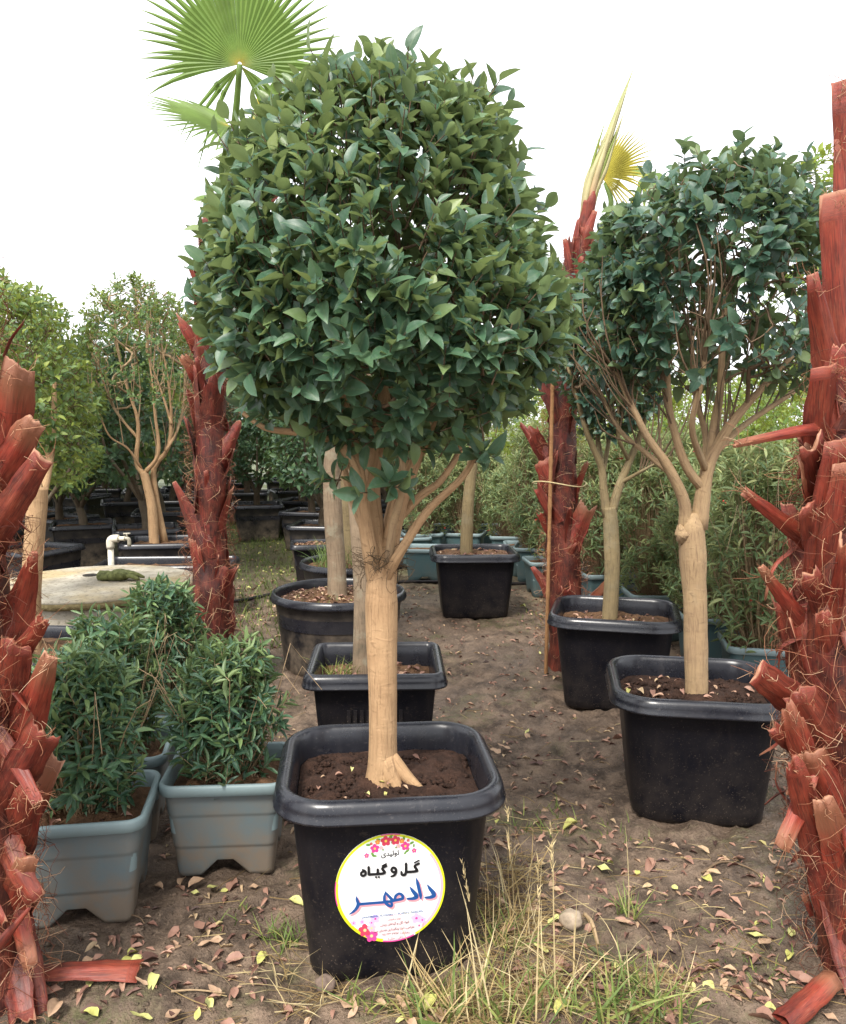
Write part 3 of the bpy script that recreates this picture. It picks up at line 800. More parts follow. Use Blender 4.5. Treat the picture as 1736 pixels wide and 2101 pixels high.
# ------------------------------------------------------------------ other trees in planters
def potted_tree(label, org, trunk, limbs, rows, Y, g, leafmat, bark, nshoot, nparts, leafL=.07, asp=.55, tms=TM_ROUND, keep=None, ntarget=90, depth=.9, tint=(.3, .17), name='potted_tree', group=None, twmat='twig', extra=0, trough=.06, lim=(.25, .92), nl=(5, 9), rtip=.0022, big=.0075, inset=.03, stems=0):
    org = np.array(org, float); t = thing(name, label, 'tree', tuple(org), group)
    pts, rad = trunk; trunk_mesh(t, pts, rad, bark, org, 18, 40, trough, seed=int(g.integers(1, 99)))
    sk = Skel(); root = sk.node(pts[-1], -1)
    for P, r0, r1 in limbs:
        Q = spline(np.array(P), 18); V, F, F3, L = tube(Q, np.linspace(r0, r1, 18), 10, True, 8, .08, 14)
        b = Acc(); b.add(V, F, F3, .5, L); b.build('branch', M[bark], t, origin=org)
        par = root
        for q in Q[5::2]: par = sk.node(q, par)
    if not limbs: par = sk.node(np.array(pts[-1]) + [0, 0, .02], root)
    fc, fr, z0, z1 = profile_fn(rows, Y); tg = []
    for k in range(ntarget):
        z = z0 + (z1 - z0) * g.uniform(.05, .93) ** .8; th = g.uniform(0, 6.28); r = fr(z) * math.sqrt(g.uniform(lim[0] ** 2, lim[1] ** 2))
        tg.append(np.array([fc(z) + r * math.cos(th), Y + depth * r * math.sin(th), z]))
    ends = grow(sk, tg, g, 1, 2.2, 5, .004)
    r, ch = radii(sk, rtip, .013)
    nb = 0; ac = Acc()
    for s0 in ch[root]:
        for chain, rr in skeleton_tubes(sk, r, ch, s0):
            P = np.array([sk.P[i] for i in chain])
            if len(P) < 2: continue
            V, F, F3, L = tube(P, rr, 6 if max(rr) > .006 else 4, False)
            if max(rr) > big and not limbs: b = Acc(); b.add(V, F, F3, .5, L); b.build('branch', M[bark], t, origin=org)
            else: ac.add(V, F, None, .5, L)
    if ac.n: ac.build('twigs', M[twmat], t, origin=org, kind='stuff')
    if stems:                                             # fine upright stems under the leaves
        ac = Acc(); cen = np.array([fc((z0 + z1) / 2), Y])
        for k in range(stems):
            P_, r0_, r1_ = limbs[int(g.integers(0, len(limbs)))]; Q = spline(np.array(P_), 18); q = Q[int(g.integers(7, 18))]
            o_ = np.array([q[0] - cen[0], q[1] - cen[1], 0]); l = g.uniform(.22, .50) * (z1 - z0); e = q + o_ * g.uniform(.1, .55) + np.array([0, 0, l]) + g.normal(0, .04, 3)
            md = (q + e) / 2 + o_ * .12 + g.normal(0, .015, 3); rs_ = g.uniform(.0035, .0065) * (z1 - z0)
            V, F, F3, L = tube(spline([q, md, e], 8), np.linspace(rs_, rs_ * .4, 8), 5, False); ac.add(V, F, None, .5, L)
        ac.build('stems', M[twmat], t, origin=org, kind='stuff')
    lv = Leaves(); tw = []
    ps, ns = crown_points(rows, Y, nshoot, g, depth, keep, .09, int(g.integers(1, 50)))
    for p, n in zip(ps, ns):
        hf = (p[2] - z0) / (z1 - z0); d = n + np.array([0, 0, .5]) + g.normal(0, .35, 3); d /= np.linalg.norm(d)
        ln = g.uniform(.8, 1.7) * leafL * 1.5; b = p - d * ln * .8 - n * g.uniform(0, inset * 2)
        shoot(lv, tw, b, d, ln, int(g.integers(*nl)), leafL, asp, g, .2, (80, 35), (tint[0] + .25 * max(0, hf - .5), tint[1]))
    for k in range(extra):
        e = tg[int(g.integers(0, len(tg)))]; shoot(lv, tw, e, g.normal(0, .6, 3) + [0, 0, .7], leafL * 1.6, int(g.integers(*nl)), leafL, asp, g, .2, (80, 35), (tint[0] - .05, tint[1]))
    twig_mesh('twigs', tw, M[twmat], t, org, 3)
    put_leaves(t, lv, tms, leafmat, nparts)
    return t

def right_tree():
    Y = p9xy[1]; g = np.random.default_rng(21); zt = soil_top(P9)
    b = np.array([at(1430, 1385, Y).x, Y, zt - .01])
    a = lambda x, y, d=0: A(x, y, Y + d)
    tr = ([b - [0, 0, .03], b + [0, 0, .05], a(1428, 1300), a(1424, 1200), a(1420, 1110), a(1418, 1052)], [.050, .044, .043, .042, .042, .041, .042, .045, .051, .050, .046, .03])
    limbs = [([a(1434, 1085), a(1441, 1020), a(1452, 960), a(1470, 920), a(1500, 870, -.02), (a(1560, 800, -.03)), a(1640, 715, -.04)], .034, .009),
             ([a(1405, 1085), a(1404, 1030, -.02), a(1372, 960, -.05), a(1330, 900, -.08), a(1305, 850, -.1), a(1262, 760, -.1)], .026, .008),
             ([a(1445, 1005), a(1410, 960, -.02), a(1385, 890, -.03), a(1372, 830, -.03), a(1368, 740, -.02), a(1362, 640)], .020, .009),
             ([a(1455, 965), a(1465, 880, .04), a(1478, 800, .08), a(1482, 700, .1), a(1490, 600, .1)], .022, .010),
             ([a(1440, 1000), a(1448, 900, .1), a(1425, 800, .18), a(1420, 690, .2)], .016, .008),
             ([a(1470, 925), a(1530, 870, .1), a(1620, 810, .2), a(1690, 760, .25)], .015, .007),
             ([a(1450, 970), a(1420, 880, -.12), a(1440, 780, -.2), a(1452, 680, -.25)], .014, .007),
             ([a(1380, 975), a(1320, 925, .05), a(1270, 880, .1), a(1230, 800, .15)], .012, .006)]
    rows = [(330, 1440, 1560), (350, 1345, 1630), (400, 1275, 1680), (470, 1235, 1705), (560, 1212, 1720), (650, 1208, 1722), (740, 1225, 1705), (800, 1260, 1660)]
    keep = lambda p, n, h: 1.0 if h > .55 or n[0] < -.6 else (.42 if h > .32 else .24) if n[1] < -.1 else .6
    tt = potted_tree('open-crowned dark-leaved tree with knobbly forked trunk behind the shaggy red palm', b, tr, limbs, rows, Y, g, 'leaf_right', 'bark_right', 540, 300, .068, .60, TM_ROUND, keep, 340, .85, (.30, .22), rtip=.0022, stems=110, extra=65, trough=.12)
    for (x, y, d_, r_) in ((1403, 1095, -.010, .034), (1430, 1106, -.022, .026), (1434, 1086, .0, .026), (1412, 1070, -.015, .022), (1415, 1110, -.02, .026)):
        u_ = np.linspace(0, math.pi, 12); v_ = np.linspace(0, 2 * math.pi, 16, endpoint=False); UU, VV = np.meshgrid(u_, v_, indexing='ij')
        S = np.stack([np.sin(UU) * np.cos(VV), np.sin(UU) * np.sin(VV), np.cos(UU) * 1.15], -1).reshape(-1, 3); S = S * (r_ * (1 + .25 * fbm(S, 2.2, 3, int(x))))[:, None] + a(x, y, d_)
        ii = np.arange(11)[:, None] * 16; jj = np.arange(16)[None]; kk = (jj + 1) % 16; ac = Acc(); ac.add(S, np.stack([ii + jj, ii + 16 + jj, ii + 16 + kk, ii + kk], -1).reshape(-1, 4), None, .5, S - b); ac.build('burl', M['bark_right'], tt, origin=b)
right_tree()

def right_back_tree():
    Y = p8xy[1]; g = np.random.default_rng(22); zt = soil_top(P8)
    b = np.array([at(1252, 1245, Y).x, Y, zt - .01]); a = lambda x, y, d=0: A(x, y, Y + d)
    tr = ([b - [0, 0, .03], b + [0, 0, .05], a(1256, 1160), a(1254, 1090), a(1250, 1040)], [.045, .043, .041, .041, .039, .036])
    limbs = [([a(1246, 1060), a(1238, 1000), a(1233, 955), a(1205, 890, -.05), a(1185, 820, -.08), a(1165, 750, -.1)], .026, .007),
             ([a(1254, 1055), a(1270, 1000), a(1290, 950), a(1318, 880), a(1330, 800), a(1335, 730)], .027, .008),
             ([a(1236, 970), a(1245, 930, .1), a(1255, 860, .15), a(1262, 760, .2)], .016, .007),
             ([a(1275, 990), a(1320, 965, -.1), a(1375, 935, -.2)], .013, .004),
             ([a(1235, 950), a(1225, 880, .1), a(1215, 800, .2)], .013, .006),
             ([a(1290, 945), a(1268, 890, -.1), a(1272, 800, -.12)], .012, .006)]
    rows = [(520, 1205, 1280), (560, 1175, 1330), (620, 1150, 1370), (700, 1138, 1385), (780, 1145, 1375), (850, 1175, 1340), (890, 1200, 1300)]
    keep = lambda p, n, h: 1.0 if h > .5 else .5
    potted_tree('smaller dark-leaved tree with slender branches growing beside the bamboo stake', b, tr, limbs, rows, Y, g, 'leaf_right', 'bark_olive', 520, 200, .062, .55, TM_OVAL, keep, 200, .9, (.2, .14), extra=70, stems=60)
right_back_tree()

# trees standing behind the main one: trunks show below its crown
def column_tree(label, pot, pxs, radm, Y, bark, rows, seed, leafmat='leaf_dark', nsh=170):
    g = np.random.default_rng(seed); zt = soil_top(pot); x0 = at(pxs[0][0], pxs[0][1], Y).x
    b = np.array([x0, Y, zt - .01]); pts = [b - [0, 0, .03], b + [0, 0, .04]] + [A(x, y, Y) for x, y in pxs[1:]]
    potted_tree(label, b, (pts, radm), [], rows, Y, g, leafmat, bark, nsh, 0, .07, .5, TM_OVAL, None, 60, .9, (.25, .15), rtip=.003)
column_tree('pale-barked tree hidden behind the tan trunk, growing in the ribbed planter', P2, [(745, 1345), (747, 1270), (745, 1180), (738, 1080), (733, 980), (745, 880), (752, 820)], [.050, .046, .043, .043, .040, .036, .030], p2xy[1], 'bark_grey',
            [(430, 640, 860), (520, 580, 930), (640, 550, 960), (740, 560, 950), (810, 620, 880)], 31)
column_tree('lichen-spotted leaning tree trunk growing in the mud-caked round tub', P3, [(692, 1225), (690, 1150), (684, 1060), (681, 960), (690, 880), (700, 800)], [.068, .058, .055, .056, .050, .045, .038], p3xy[1], 'bark_grey',
            [(480, 600, 800), (560, 560, 850), (660, 550, 860), (760, 560, 840), (830, 620, 780)], 32)
column_tree('thick tree trunk rising from the grassy round tub', P4, [(724, 1150), (722, 1080), (716, 1000), (712, 900), (720, 800)], [.085, .080, .076, .072, .060], p4xy[1], 'bark_olive',
            [(560, 620, 820), (660, 580, 860), (760, 590, 850), (830, 650, 800)], 33)
column_tree('slim tree with straight pale stem behind the dome-clipped tree', P7, [(957, 1120), (960, 1050), (966, 980), (975, 900), (985, 820)], [.052, .048, .046, .043, .040, .034], p7xy[1], 'bark_olive',
            [(560, 930, 1080), (640, 890, 1110), (740, 880, 1120), (830, 910, 1080), (880, 940, 1050)], 34, 'leaf_main', 150)

# ------------------------------------------------------------------ shrubs with narrow leaves in the grey-green planters
def shrub(label, pot, top, rx, ry, seed, nsh=170, nparts=260, L=.066, matname='leaf_shrub', name='shrub', loc=None, z0=None, tint=(.4, .27), group=None, off=(0, 0), flowers=0, asp=.24, nl=(8, 13)):
    g = np.random.default_rng(seed)
    if pot is not None: loc = (pot.location.x + off[0], pot.location.y + off[1], soil_top(pot) - .02)
    loc = np.array(loc, float); t = thing(name, label, 'shrub', tuple(loc), group); lv = Leaves(); tw = []; H = top - loc[2]
    for k in range(nsh):
        f = g.random() ** .65; th = g.uniform(0, 6.28); z = H * (.06 + .94 * f) * g.uniform(.86, 1.10)
        zr = z / H; rr = math.sqrt(g.random()) * (1.0 - .45 * max(0, zr - .55) / .45) * (.72 + .5 * min(zr / .4, 1) * .56)
        p = loc + np.array([math.cos(th) * rx * rr, math.sin(th) * ry * rr, z])
        d = np.array([math.cos(th) * rr * 1.0, math.sin(th) * rr * 1.0, .8]) + g.normal(0, .34, 3); d /= np.linalg.norm(d)
        ln = g.uniform(.05, .12) * L / .06 * (1.5 if g.random() < .1 else 1)
        b0 = loc + np.array([math.cos(th) * rx * rr * .3, math.sin(th) * ry * rr * .3, 0])
        bb = p - d * ln
        tw.append(([b0, b0 * .5 + bb * .5 + g.normal(0, .015, 3), bb], .0028))
        shoot(lv, tw, bb, d, ln, int(g.integers(*nl)), L, asp, g, .3, (75, 50), (tint[0] + .22 * (zr - .5), tint[1]), .0018)
    for k in range(9):
        th = g.uniform(0, 6.28); o_ = np.array([math.cos(th) * rx, math.sin(th) * ry, 0]); tw.append(([loc + o_ * .3, loc + o_ * .9 + [0, 0, H * .6], loc + o_ * 1.15 + [0, 0, H * g.uniform(.75, .95)], loc + o_ * 1.45 + [0, 0, H * g.uniform(.55, .85)]], .0022))
    twig_mesh('stems', tw, M['twig_pale'], t, loc, 3)
    put_leaves(t, lv, TM_NARROW, matname, nparts)
    if flowers:
        V, F4, F3, UV = leaf_tmpl('narrow', 3, .5, .3); me = make_mesh('flower', V, [F4, F3], np.full(len(V), .5), UV); me.materials.append(M['red'])
        for k in range(flowers):
            i = int(g.integers(0, len(lv.p))); p = lv.p[i] - loc; s = g.uniform(.045, .075)
            o = bpy.data.objects.new('red_leaf', me); COL.objects.link(o); o.parent = t; o.location = p
            o.rotation_euler = (g.uniform(0, 1.2), g.uniform(-.5, .5), g.uniform(0, 6.28)); o.scale = (s * .4, s, s)
    return t
M['red'] = simple('red_young_leaf', (.52, .045, .035), .5)
shrub('bushy narrow-leaved shrub beside the leaning red palm', G1, .76, .22, .20, 41, 330, 300, off=(.0, 0))
shrub('bushy narrow-leaved shrub next to the planter with the sticker', G2, .72, .215, .20, 42, 310, 300)
shrub('narrow-leaved shrub squeezed behind two other shrubs', G3, .76, .20, .17, 43, 240, 200)
shrub('narrow-leaved shrub whose tips reach up in front of the concrete well', G4, .80, .20, .18, 44, 260, 200)

# ------------------------------------------------------------------ palms
def boot(P0, P1, w0, w1, nvec, g, curl=.15, wrap=.13, th=.007, jag=.25, rows=10, cols=11, sag=0.0, taper_pow=1.0, tint=None):
    """a cut leaf base: a curved strap with a crescent section and a torn end"""
    P0 = np.array(P0, float); P1 = np.array(P1, float); nv = np.array(nvec, float); d = P1 - P0; ln = np.linalg.norm(d)
    nv = nv - d * nv.dot(d) / ln ** 2; nv /= np.linalg.norm(nv)
    mid = (P0 + P1) / 2 - nv * curl * ln
    P = spline([P0, mid, P1 + np.array([0, 0, -sag])], rows); T = nrm(np.gradient(P, axis=0))
    s = np.cross(T, nv); s = nrm(s); n2 = np.cross(s, T)
    tw = g.normal(0, .12); f = np.linspace(0, 1, rows)
    w = w0 + (w1 - w0) * f ** taper_pow
    u = np.linspace(-1, 1, cols); V = []; L = []
    al = f * ln; jg = (np.interp(np.linspace(0, 1, cols), np.linspace(0, 1, 4), g.uniform(-1, .8, 4)) + g.uniform(-.35, .35, cols)) * jag * w1 * g.uniform(.4, 1.4); wrap = wrap * g.uniform(.4, 1.5); paleend = g.random() < .35
    for side in (0, 1):
        for i in range(rows):
            ca = math.cos(tw * f[i]); sa = math.sin(tw * f[i]); si = s[i] * ca + n2[i] * sa; ni = n2[i] * ca - s[i] * sa
            for k in range(cols):
                e = 1 + (.06 * math.sin(i * 2.1 + k * 7 + tw * 30) if abs(u[k]) > .7 else 0)
                p = P[i] + si * (u[k] * w[i] / 2 * e) - ni * (wrap * w[i] * u[k] ** 2) - ni * (side * th * (1 - .75 * abs(u[k]) ** 3))
                rd = ni * (.030 * w[i] * (math.cos(u[k] * 4.2) + .35 * math.cos(u[k] * 9 + tw * 9))) if side == 0 else 0
                if i == rows - 1: p = p + T[i] * jg[k]
                V.append(p + rd); L.append([u[k] * w[i] / 2, al[i], (.97 if paleend else .86) if i == rows - 1 else (.84 if abs(u[k]) > .9 and g.random() < .5 else 0)])
    V = np.array(V); m = rows * cols; F = []; t0 = g.uniform(.25, 1.0) if tint is None else tint; TT = np.clip(np.tile(np.repeat(t0 * (.45 + .55 * f) + .22 * f ** 3, cols), 2), 0, 1)
    for i in range(rows - 1):
        for k in range(cols - 1):
            a = i * cols + k; F.append([a, a + 1, a + cols + 1, a + cols]); b = a + m; F.append([b, b + cols, b + cols + 1, b + 1])
        a = i * cols; F.append([a, a + cols, a + cols + m, a + m]); a += cols - 1; F.append([a, a + m, a + cols + m, a + cols])
    for k in range(cols - 1):
        a = (rows - 1) * cols + k; F.append([a, a + 1, a + 1 + m, a + m])
    ac = Acc(); ac.add(V, F, None, TT, L); return ac

def palm_core(t, axis_pts, rad, org, mat, seed):
    P = spline(axis_pts, 60); r = np.interp(np.linspace(0, 1, 60), np.linspace(0, 1, len(rad)), rad)
    V, F, F3, L = tube(P, r, 24, True, seed, .20, 11)
    ac = Acc(); ac.add(V, F, F3, .0, L); ac.build('trunk', M[mat], t, origin=org); return P, r

def spiral_boots(t, P, r, org, g, mat, z0, z1, n, ln=(.20, .34), w=(.11, .06), lean=(.10, .30), skip=None):
    for k in range(n):
        f = (k + .5) / n; z = z0 + (z1 - z0) * f; c = np.array([np.interp(z, P[:, 2], P[:, 0]), np.interp(z, P[:, 2], P[:, 1]), z])
        rr = np.interp(z, P[:, 2], r); th = k * 2.39996 + g.normal(0, .15); o = np.array([math.cos(th), math.sin(th), 0])
        if skip is not None and skip(c, o): continue
        tang = np.array([-math.sin(th), math.cos(th), 0]); l = g.uniform(*ln)
        out = g.uniform(.18, .40) if g.random() < .12 else g.uniform(lean[0], lean[1])
        b = c + o * rr * g.uniform(.70, .95); e = b + np.array([0, 0, l]) + o * (l * out) + tang * g.normal(0, .34) * l
        stub = g.random() < .3
        ac = boot(b, e, w[0] * g.uniform(.75, 1.35), w[1] * g.uniform(.5, 1.2) if not stub else w[0] * .75, o + tang * g.normal(0, .25), g, g.uniform(-.04, .10), .16, .006, g.uniform(.1, .9), taper_pow=g.uniform(.55, 1.3), tint=float(g.random() ** .9))
        ac.build('leaf_base', M[mat], t, origin=org)

def near_palm(label, base, pts, rad, boots, Ynear, seed, nspiral, zr, sp_ln=(.16, .28), nf=1500):
    g = np.random.default_rng(seed); org = np.array(base); t = thing('palm_tree', label, 'palm tree', tuple(base))
    P, r = palm_core(t, pts, rad, org, 'palm', seed)
    spiral_boots(t, P, r, org, g, 'palm', zr[0], zr[1], nspiral, sp_ln, (.14, .05), (-.02, .14))
    tips = []
    for (x0, y0, x1, y1, w0, w1, d0, d1, curl, jag) in boots:
        a = A(x0, y0, Ynear + d0 + .055); b = A(x1, y1, Ynear + d1 + .015); m = mpp(Ynear, a[2]); a = a - (b - a) * .28; w0 = w0 * 1.3
        if a[2] > P[-1, 2]: a = P[-1] - [0, 0, .06]
        if a[2] > .04:
            zz_ = float(np.clip(a[2], P[0, 2], P[-1, 2])); ax_ = np.array([np.interp(zz_, P[:, 2], P[:, 0]), np.interp(zz_, P[:, 2], P[:, 1])]); rr_ = np.interp(zz_, P[:, 2], r); dv = a[:2] - ax_; dl = np.linalg.norm(dv); a[:2] = ax_ + dv * min(1, .72 * rr_ / max(dl, 1e-6))
        tips.append((a, b, w1 * m))
        ac = boot(a, b, w0 * m, w1 * m, (0 + (-.25 if x1 < x0 else .25), -1, .15), g, curl, .12, .007, jag)
        ac.build('leaf_base', M['palm'], t, origin=org)
    def fn():
        z = g.uniform(zr[0] - .05, zr[1] + .1); th = g.uniform(0, 6.28); rr = np.interp(z, P[:, 2], r) * (1.0 + .5 * g.random() ** 2); o = np.array([math.cos(th), math.sin(th), .1])
        return np.array([np.interp(z, P[:, 2], P[:, 0]), np.interp(z, P[:, 2], P[:, 1]), z]) + o * rr, o
    for k in range(46):                                   # torn strips hanging off the trunk
        p, o = fn(); p = p + o * .01; l = g.uniform(.06, .17); tg_ = np.cross(o, [0, 0, 1.]); dn = g.random() < .55
        e = p + o * l * g.uniform(.15, .6) + tg_ * g.normal(0, .35) * l + np.array([0, 0, (-1 if dn else 1) * l * g.uniform(.5, 1)])
        ac = boot(p, e, g.uniform(.014, .040), g.uniform(.006, .025), o + g.normal(0, .4, 3), g, g.uniform(-.25, .25), .12, .003, 1.2, 8, 5, tint=float(g.choice([.1, .5, .75, 1.0])))
        ac.build('torn_strip', M['palm'], t, origin=org)
    fibres('fibre', t, org, fn, nf, g, (.04, .15), .0009)
    ac = Acc()
    for a_, b_, w_ in tips:                               # frayed ends
        d_ = nrm(b_ - a_)
        for q_ in range(16):
            u_, v_ = perp(d_); p_ = b_ + u_ * g.uniform(-.5, .5) * w_ - d_ * g.uniform(0, .05); e_ = p_ + d_ * g.uniform(.0, .035) + g.normal(0, .022, 3)
            V, F, F3, L = tube(spline([p_, (p_ + e_) / 2 + g.normal(0, .006, 3), e_], 5), np.linspace(.0009, .0004, 5), 3, False); ac.add(V, F, None, g.uniform(.4, 1), L)
    ac.build('frayed_ends', M['fibre'], t, origin=org, kind='stuff')
    return t, P, r

# left foreground palm
bl = gnd(-6, 2040); YL = bl.y
cl = lambda x, y: np.array(at(x, y, YL))
near_palm('shaggy red-brown palm trunk leaning beside the grey-green planters', (bl.x, bl.y, gh1(bl.x, bl.y)),
    [np.array(bl) - [0, 0, .08], cl(-16, 1900), cl(-36, 1600), cl(-44, 1300), cl(-66, 1000), cl(-84, 760), cl(-100, 600)], [.095, .085, .075, .072, .070, .066, .062],
    [(-25, 1010, 36, 752, 95, 60, -.08, -.12, .10, .3), (8, 985, 62, 868, 60, 52, -.09, -.13, .02, .5), (-10, 1085, 84, 938, 62, 42, -.09, -.15, .0, .05),
     (10, 1320, 70, 1135, 80, 14, -.10, -.13, .12, .2), (15, 1370, 92, 1268, 40, 26, -.09, -.14, .05, .5), (18, 1560, 102, 1345, 78, 30, -.09, -.14, .10, .3),
     (-10, 1500, 30, 1320, 90, 60, -.07, -.10, .05, .2), (10, 1640, 88, 1500, 62, 70, -.10, -.14, .0, .9), (28, 1535, 80, 1655, 30, 22, -.15, -.16, .05, .6),
     (-5, 1800, 60, 1620, 90, 50, -.08, -.12, .08, .3), (45, 1740, 72, 1850, 46, 40, -.11, -.12, -.10, .3), (0, 1930, 55, 1760, 70, 40, -.09, -.12, .05, .3),
     (60, 1930, 85, 2120, 45, 30, -.08, -.12, .1, .3), (10, 1960, 45, 2100, 60, 50, -.10, -.14, .1, .3), (20, 1840, 62, 1990, 40, 30, -.09, -.11, .05, .4)],
    YL, 51, 40, (.02, 1.75), (.12, .30), 1500)
# right foreground palm
br = gnd(1748, 1975); YR = br.y
cr_ = lambda x, y: np.array(at(x, y, YR))
near_palm('shaggy red-brown palm trunk with cut leaf stubs beside the speckled planter', (br.x, br.y, gh1(br.x, br.y)),
    [np.array(br) - [0, 0, .08], cr_(1764, 1850), cr_(1738, 1650), cr_(1716, 1450), cr_(1718, 1200), cr_(1730, 1000), cr_(1748, 860), cr_(1768, 740), cr_(1770, 690)], [.105, .10, .095, .090, .086, .078, .066, .05, .03],
    [(1740, 800, 1712, 392, 62, 52, -.06, -.10, .02, .05), (1722, 800, 1668, 565, 70, 22, -.08, -.13, .06, .2), (1632, 925, 1702, 752, 82, 62, -.11, -.14, .03, .1),
     (1735, 690, 1722, 272, 30, 20, -.05, -.05, .02, .1), (1752, 420, 1724, 165, 34, 30, -.05, -.08, .05, .1), (1655, 985, 1676, 912, 60, 66, -.12, -.15, .0, .5),
     (1602, 1100, 1527, 1008, 34, 18, -.10, -.16, .02, .2), (1608, 1118, 1660, 1042, 52, 52, -.12, -.15, .02, .25), (1672, 1160, 1724, 902, 66, 56, -.12, -.16, .02, .1),
     (1618, 1275, 1563, 1165, 34, 16, -.10, -.15, .06, .3), (1712, 1130, 1738, 950, 60, 50, -.12, -.15, .0, .1), (1628, 1460, 1556, 1380, 60, 52, -.12, -.17, .06, .12),
     (1725, 1440, 1690, 1260, 66, 30, -.11, -.14, .05, .3), (1740, 1580, 1640, 1420, 56, 64, -.12, -.14, .03, .2), (1668, 1690, 1622, 1465, 50, 42, -.13, -.16, .02, .9),
     (1748, 1710, 1660, 1540, 56, 60, -.13, -.15, .05, .2), (1690, 1830, 1630, 1560, 70, 36, -.13, -.16, .06, .6), (1625, 1615, 1605, 1740, 34, 34, -.10, -.12, .02, .3),
     (1760, 1850, 1690, 1640, 80, 40, -.12, -.15, .05, .4), (1700, 1900, 1770, 2060, 60, 50, -.13, -.18, .05, .3),
     (1610, 885, 1508, 912, 24, 14, -.10, -.18, -.12, .2), (1745, 1330, 1660, 1180, 60, 40, -.10, -.13, .05, .3), (1640, 1560, 1590, 1500, 40, 30, -.12, -.15, .05, .8)],
    YR, 52, 44, (.02, 1.52), (.12, .30), 1800)

# fan leaves
def fan(t, org, hub, face, up, rad, a0, a1, n, g, mat, fold=.02, split=.55, droop=.25, tip_y=.0, edge=1.0):
    """a pleated fan: face is the way the blade looks, up the direction of angle 90"""
    hub = np.array(hub, float); face = nrm(np.array(face, float)); up = np.array(up, float); up = nrm(up - face * up.dot(face)); sx_ = np.cross(up, face)
    da = (a1 - a0) / n
    for k in range(n):
        an = R(a0 + (k + .5) * da); d = sx_ * math.cos(an) + up * math.sin(an); q = np.cross(face, d)
        e = abs(2 * (k + .5) / n - 1); l = rad * (1 - .22 * e ** 2) * g.uniform(.92, 1.06)
        fr_ = np.array([.02, .2, .4, split, .72, .88, 1.0]); hw = np.tan(R(da) / 2) * rad * np.where(fr_ <= split, fr_, split * np.clip((1 - fr_) / (1 - split), .0, 1) ** .8) * 1.03
        hw = np.maximum(hw, .0012); V = []; T = []
        sag = droop * l * g.uniform(.6, 1.4) * (.35 + .65 * e ** 2)
        for f, w_ in zip(fr_, hw):
            c = hub + d * (l * f) + np.array([0, 0, -sag * max(0, f - split * .7) ** 2 * 2])
            pl = min(w_, .02) * .75
            V += [c - q * w_, c + face * pl, c + q * w_]; tt = .25 + .3 * (f > .95) + .7 * max(0, .16 - f) / .16 + .12 * g.random() + .5 * max(0, f - .85); T += [tt, tt + .08, tt]
        F = []
        for i in range(len(fr_) - 1):
            a = i * 3; F += [[a, a + 1, a + 4, a + 3], [a + 1, a + 2, a + 5, a + 4]]
        ac = Acc(); ac.add(np.array(V), F, None, np.clip(T, 0, 1)); ac.build('leaflet', M[mat], t, origin=org, smooth=False)
def petiole(t, org, pts, r0, r1, mat, name='petiole'):
    P = spline(pts, 14); V, F, F3, L = tube(P, np.linspace(r0, r1, 14), 8, True); ac = Acc(); ac.add(V, F, F3, np.linspace(.75, .35, len(V)), L); return ac.build(name, M[mat], t, origin=org)

def far_palm(label, pxb, Y, pts_px, rad, seed, n, mat='palm_far'):
    g = np.random.default_rng(seed); x0 = at(pxb, 1300, Y).x; org = np.array([x0, Y, gh1(x0, Y)]); t = thing('palm_tree', label, 'palm tree', tuple(org))
    pts = [org - [0, 0, .1]] + [A(x, y, Y) for x, y in pts_px]
    P, r = palm_core(t, pts, rad, org, mat, seed)
    spiral_boots(t, P, r, org, g, mat, .08, pts[-1][2] - .1, n, (.18, .34), (.13, .045), (-.03, .10))
    def fn():
        z = g.uniform(.05, pts[-1][2]); th = g.uniform(0, 6.28); rr = np.interp(z, P[:, 2], r) * g.uniform(1.0, 1.4); o = np.array([math.cos(th), math.sin(th), .1])
        return np.array([np.interp(z, P[:, 2], P[:, 0]), np.interp(z, P[:, 2], P[:, 1]), z]) + o * rr, o
    fibres('fibre', t, org, fn, 1500, g, (.03, .11), .0010)
    return t, org, g
Y2 = 4.55
tp2, og2, g2 = far_palm('tall red palm with green fan leaves beside the concrete well', 432, Y2, [(432, 1250), (430, 1100), (432, 900), (432, 700), (440, 560), (452, 450)], [.100, .094, .086, .082, .078, .07, .05], 61, 66)
hub = A(492, 132, Y2 - .25); petiole(tp2, og2, [A(458, 470, Y2), A(472, 330, Y2 - .05), A(484, 230, Y2 - .15), hub], .024, .014, 'frond')
fan(tp2, og2, hub, (.05, -1, -.25), (.06, 0, 1), .55, -16, 196, 42, g2, 'frond', split=.58, droop=.16)
fan(tp2, og2, hub + [0, .015, 0], (.0, -1, -.3), (0, 0, 1), .44, -62, -30, 3, g2, 'frond', split=.35, droop=.6)
fan(tp2, og2, hub + [0, .015, 0], (.0, -1, -.3), (0, 0, 1), .42, 208, 236, 3, g2, 'frond', split=.35, droop=.6)
hub = A(470, 258, Y2 - .3); petiole(tp2, og2, [A(450, 480, Y2), A(455, 360, Y2 - .12), hub], .016, .010, 'frond')
fan(tp2, og2, hub, (.35, -.45, .8), (-.35, -.2, .7), .42, 40, 200, 26, g2, 'frond', split=.5, droop=.15)
hub = A(532, 205, Y2 + .35); petiole(tp2, og2, [A(465, 470, Y2), A(500, 330, Y2 + .2), hub], .022, .016, 'frond_yellow')
fan(tp2, og2, hub, (-.5, -.6, .2), (.6, 0, -.5), .40, 10, 170, 24, g2, 'frond', split=.5, droop=.5)
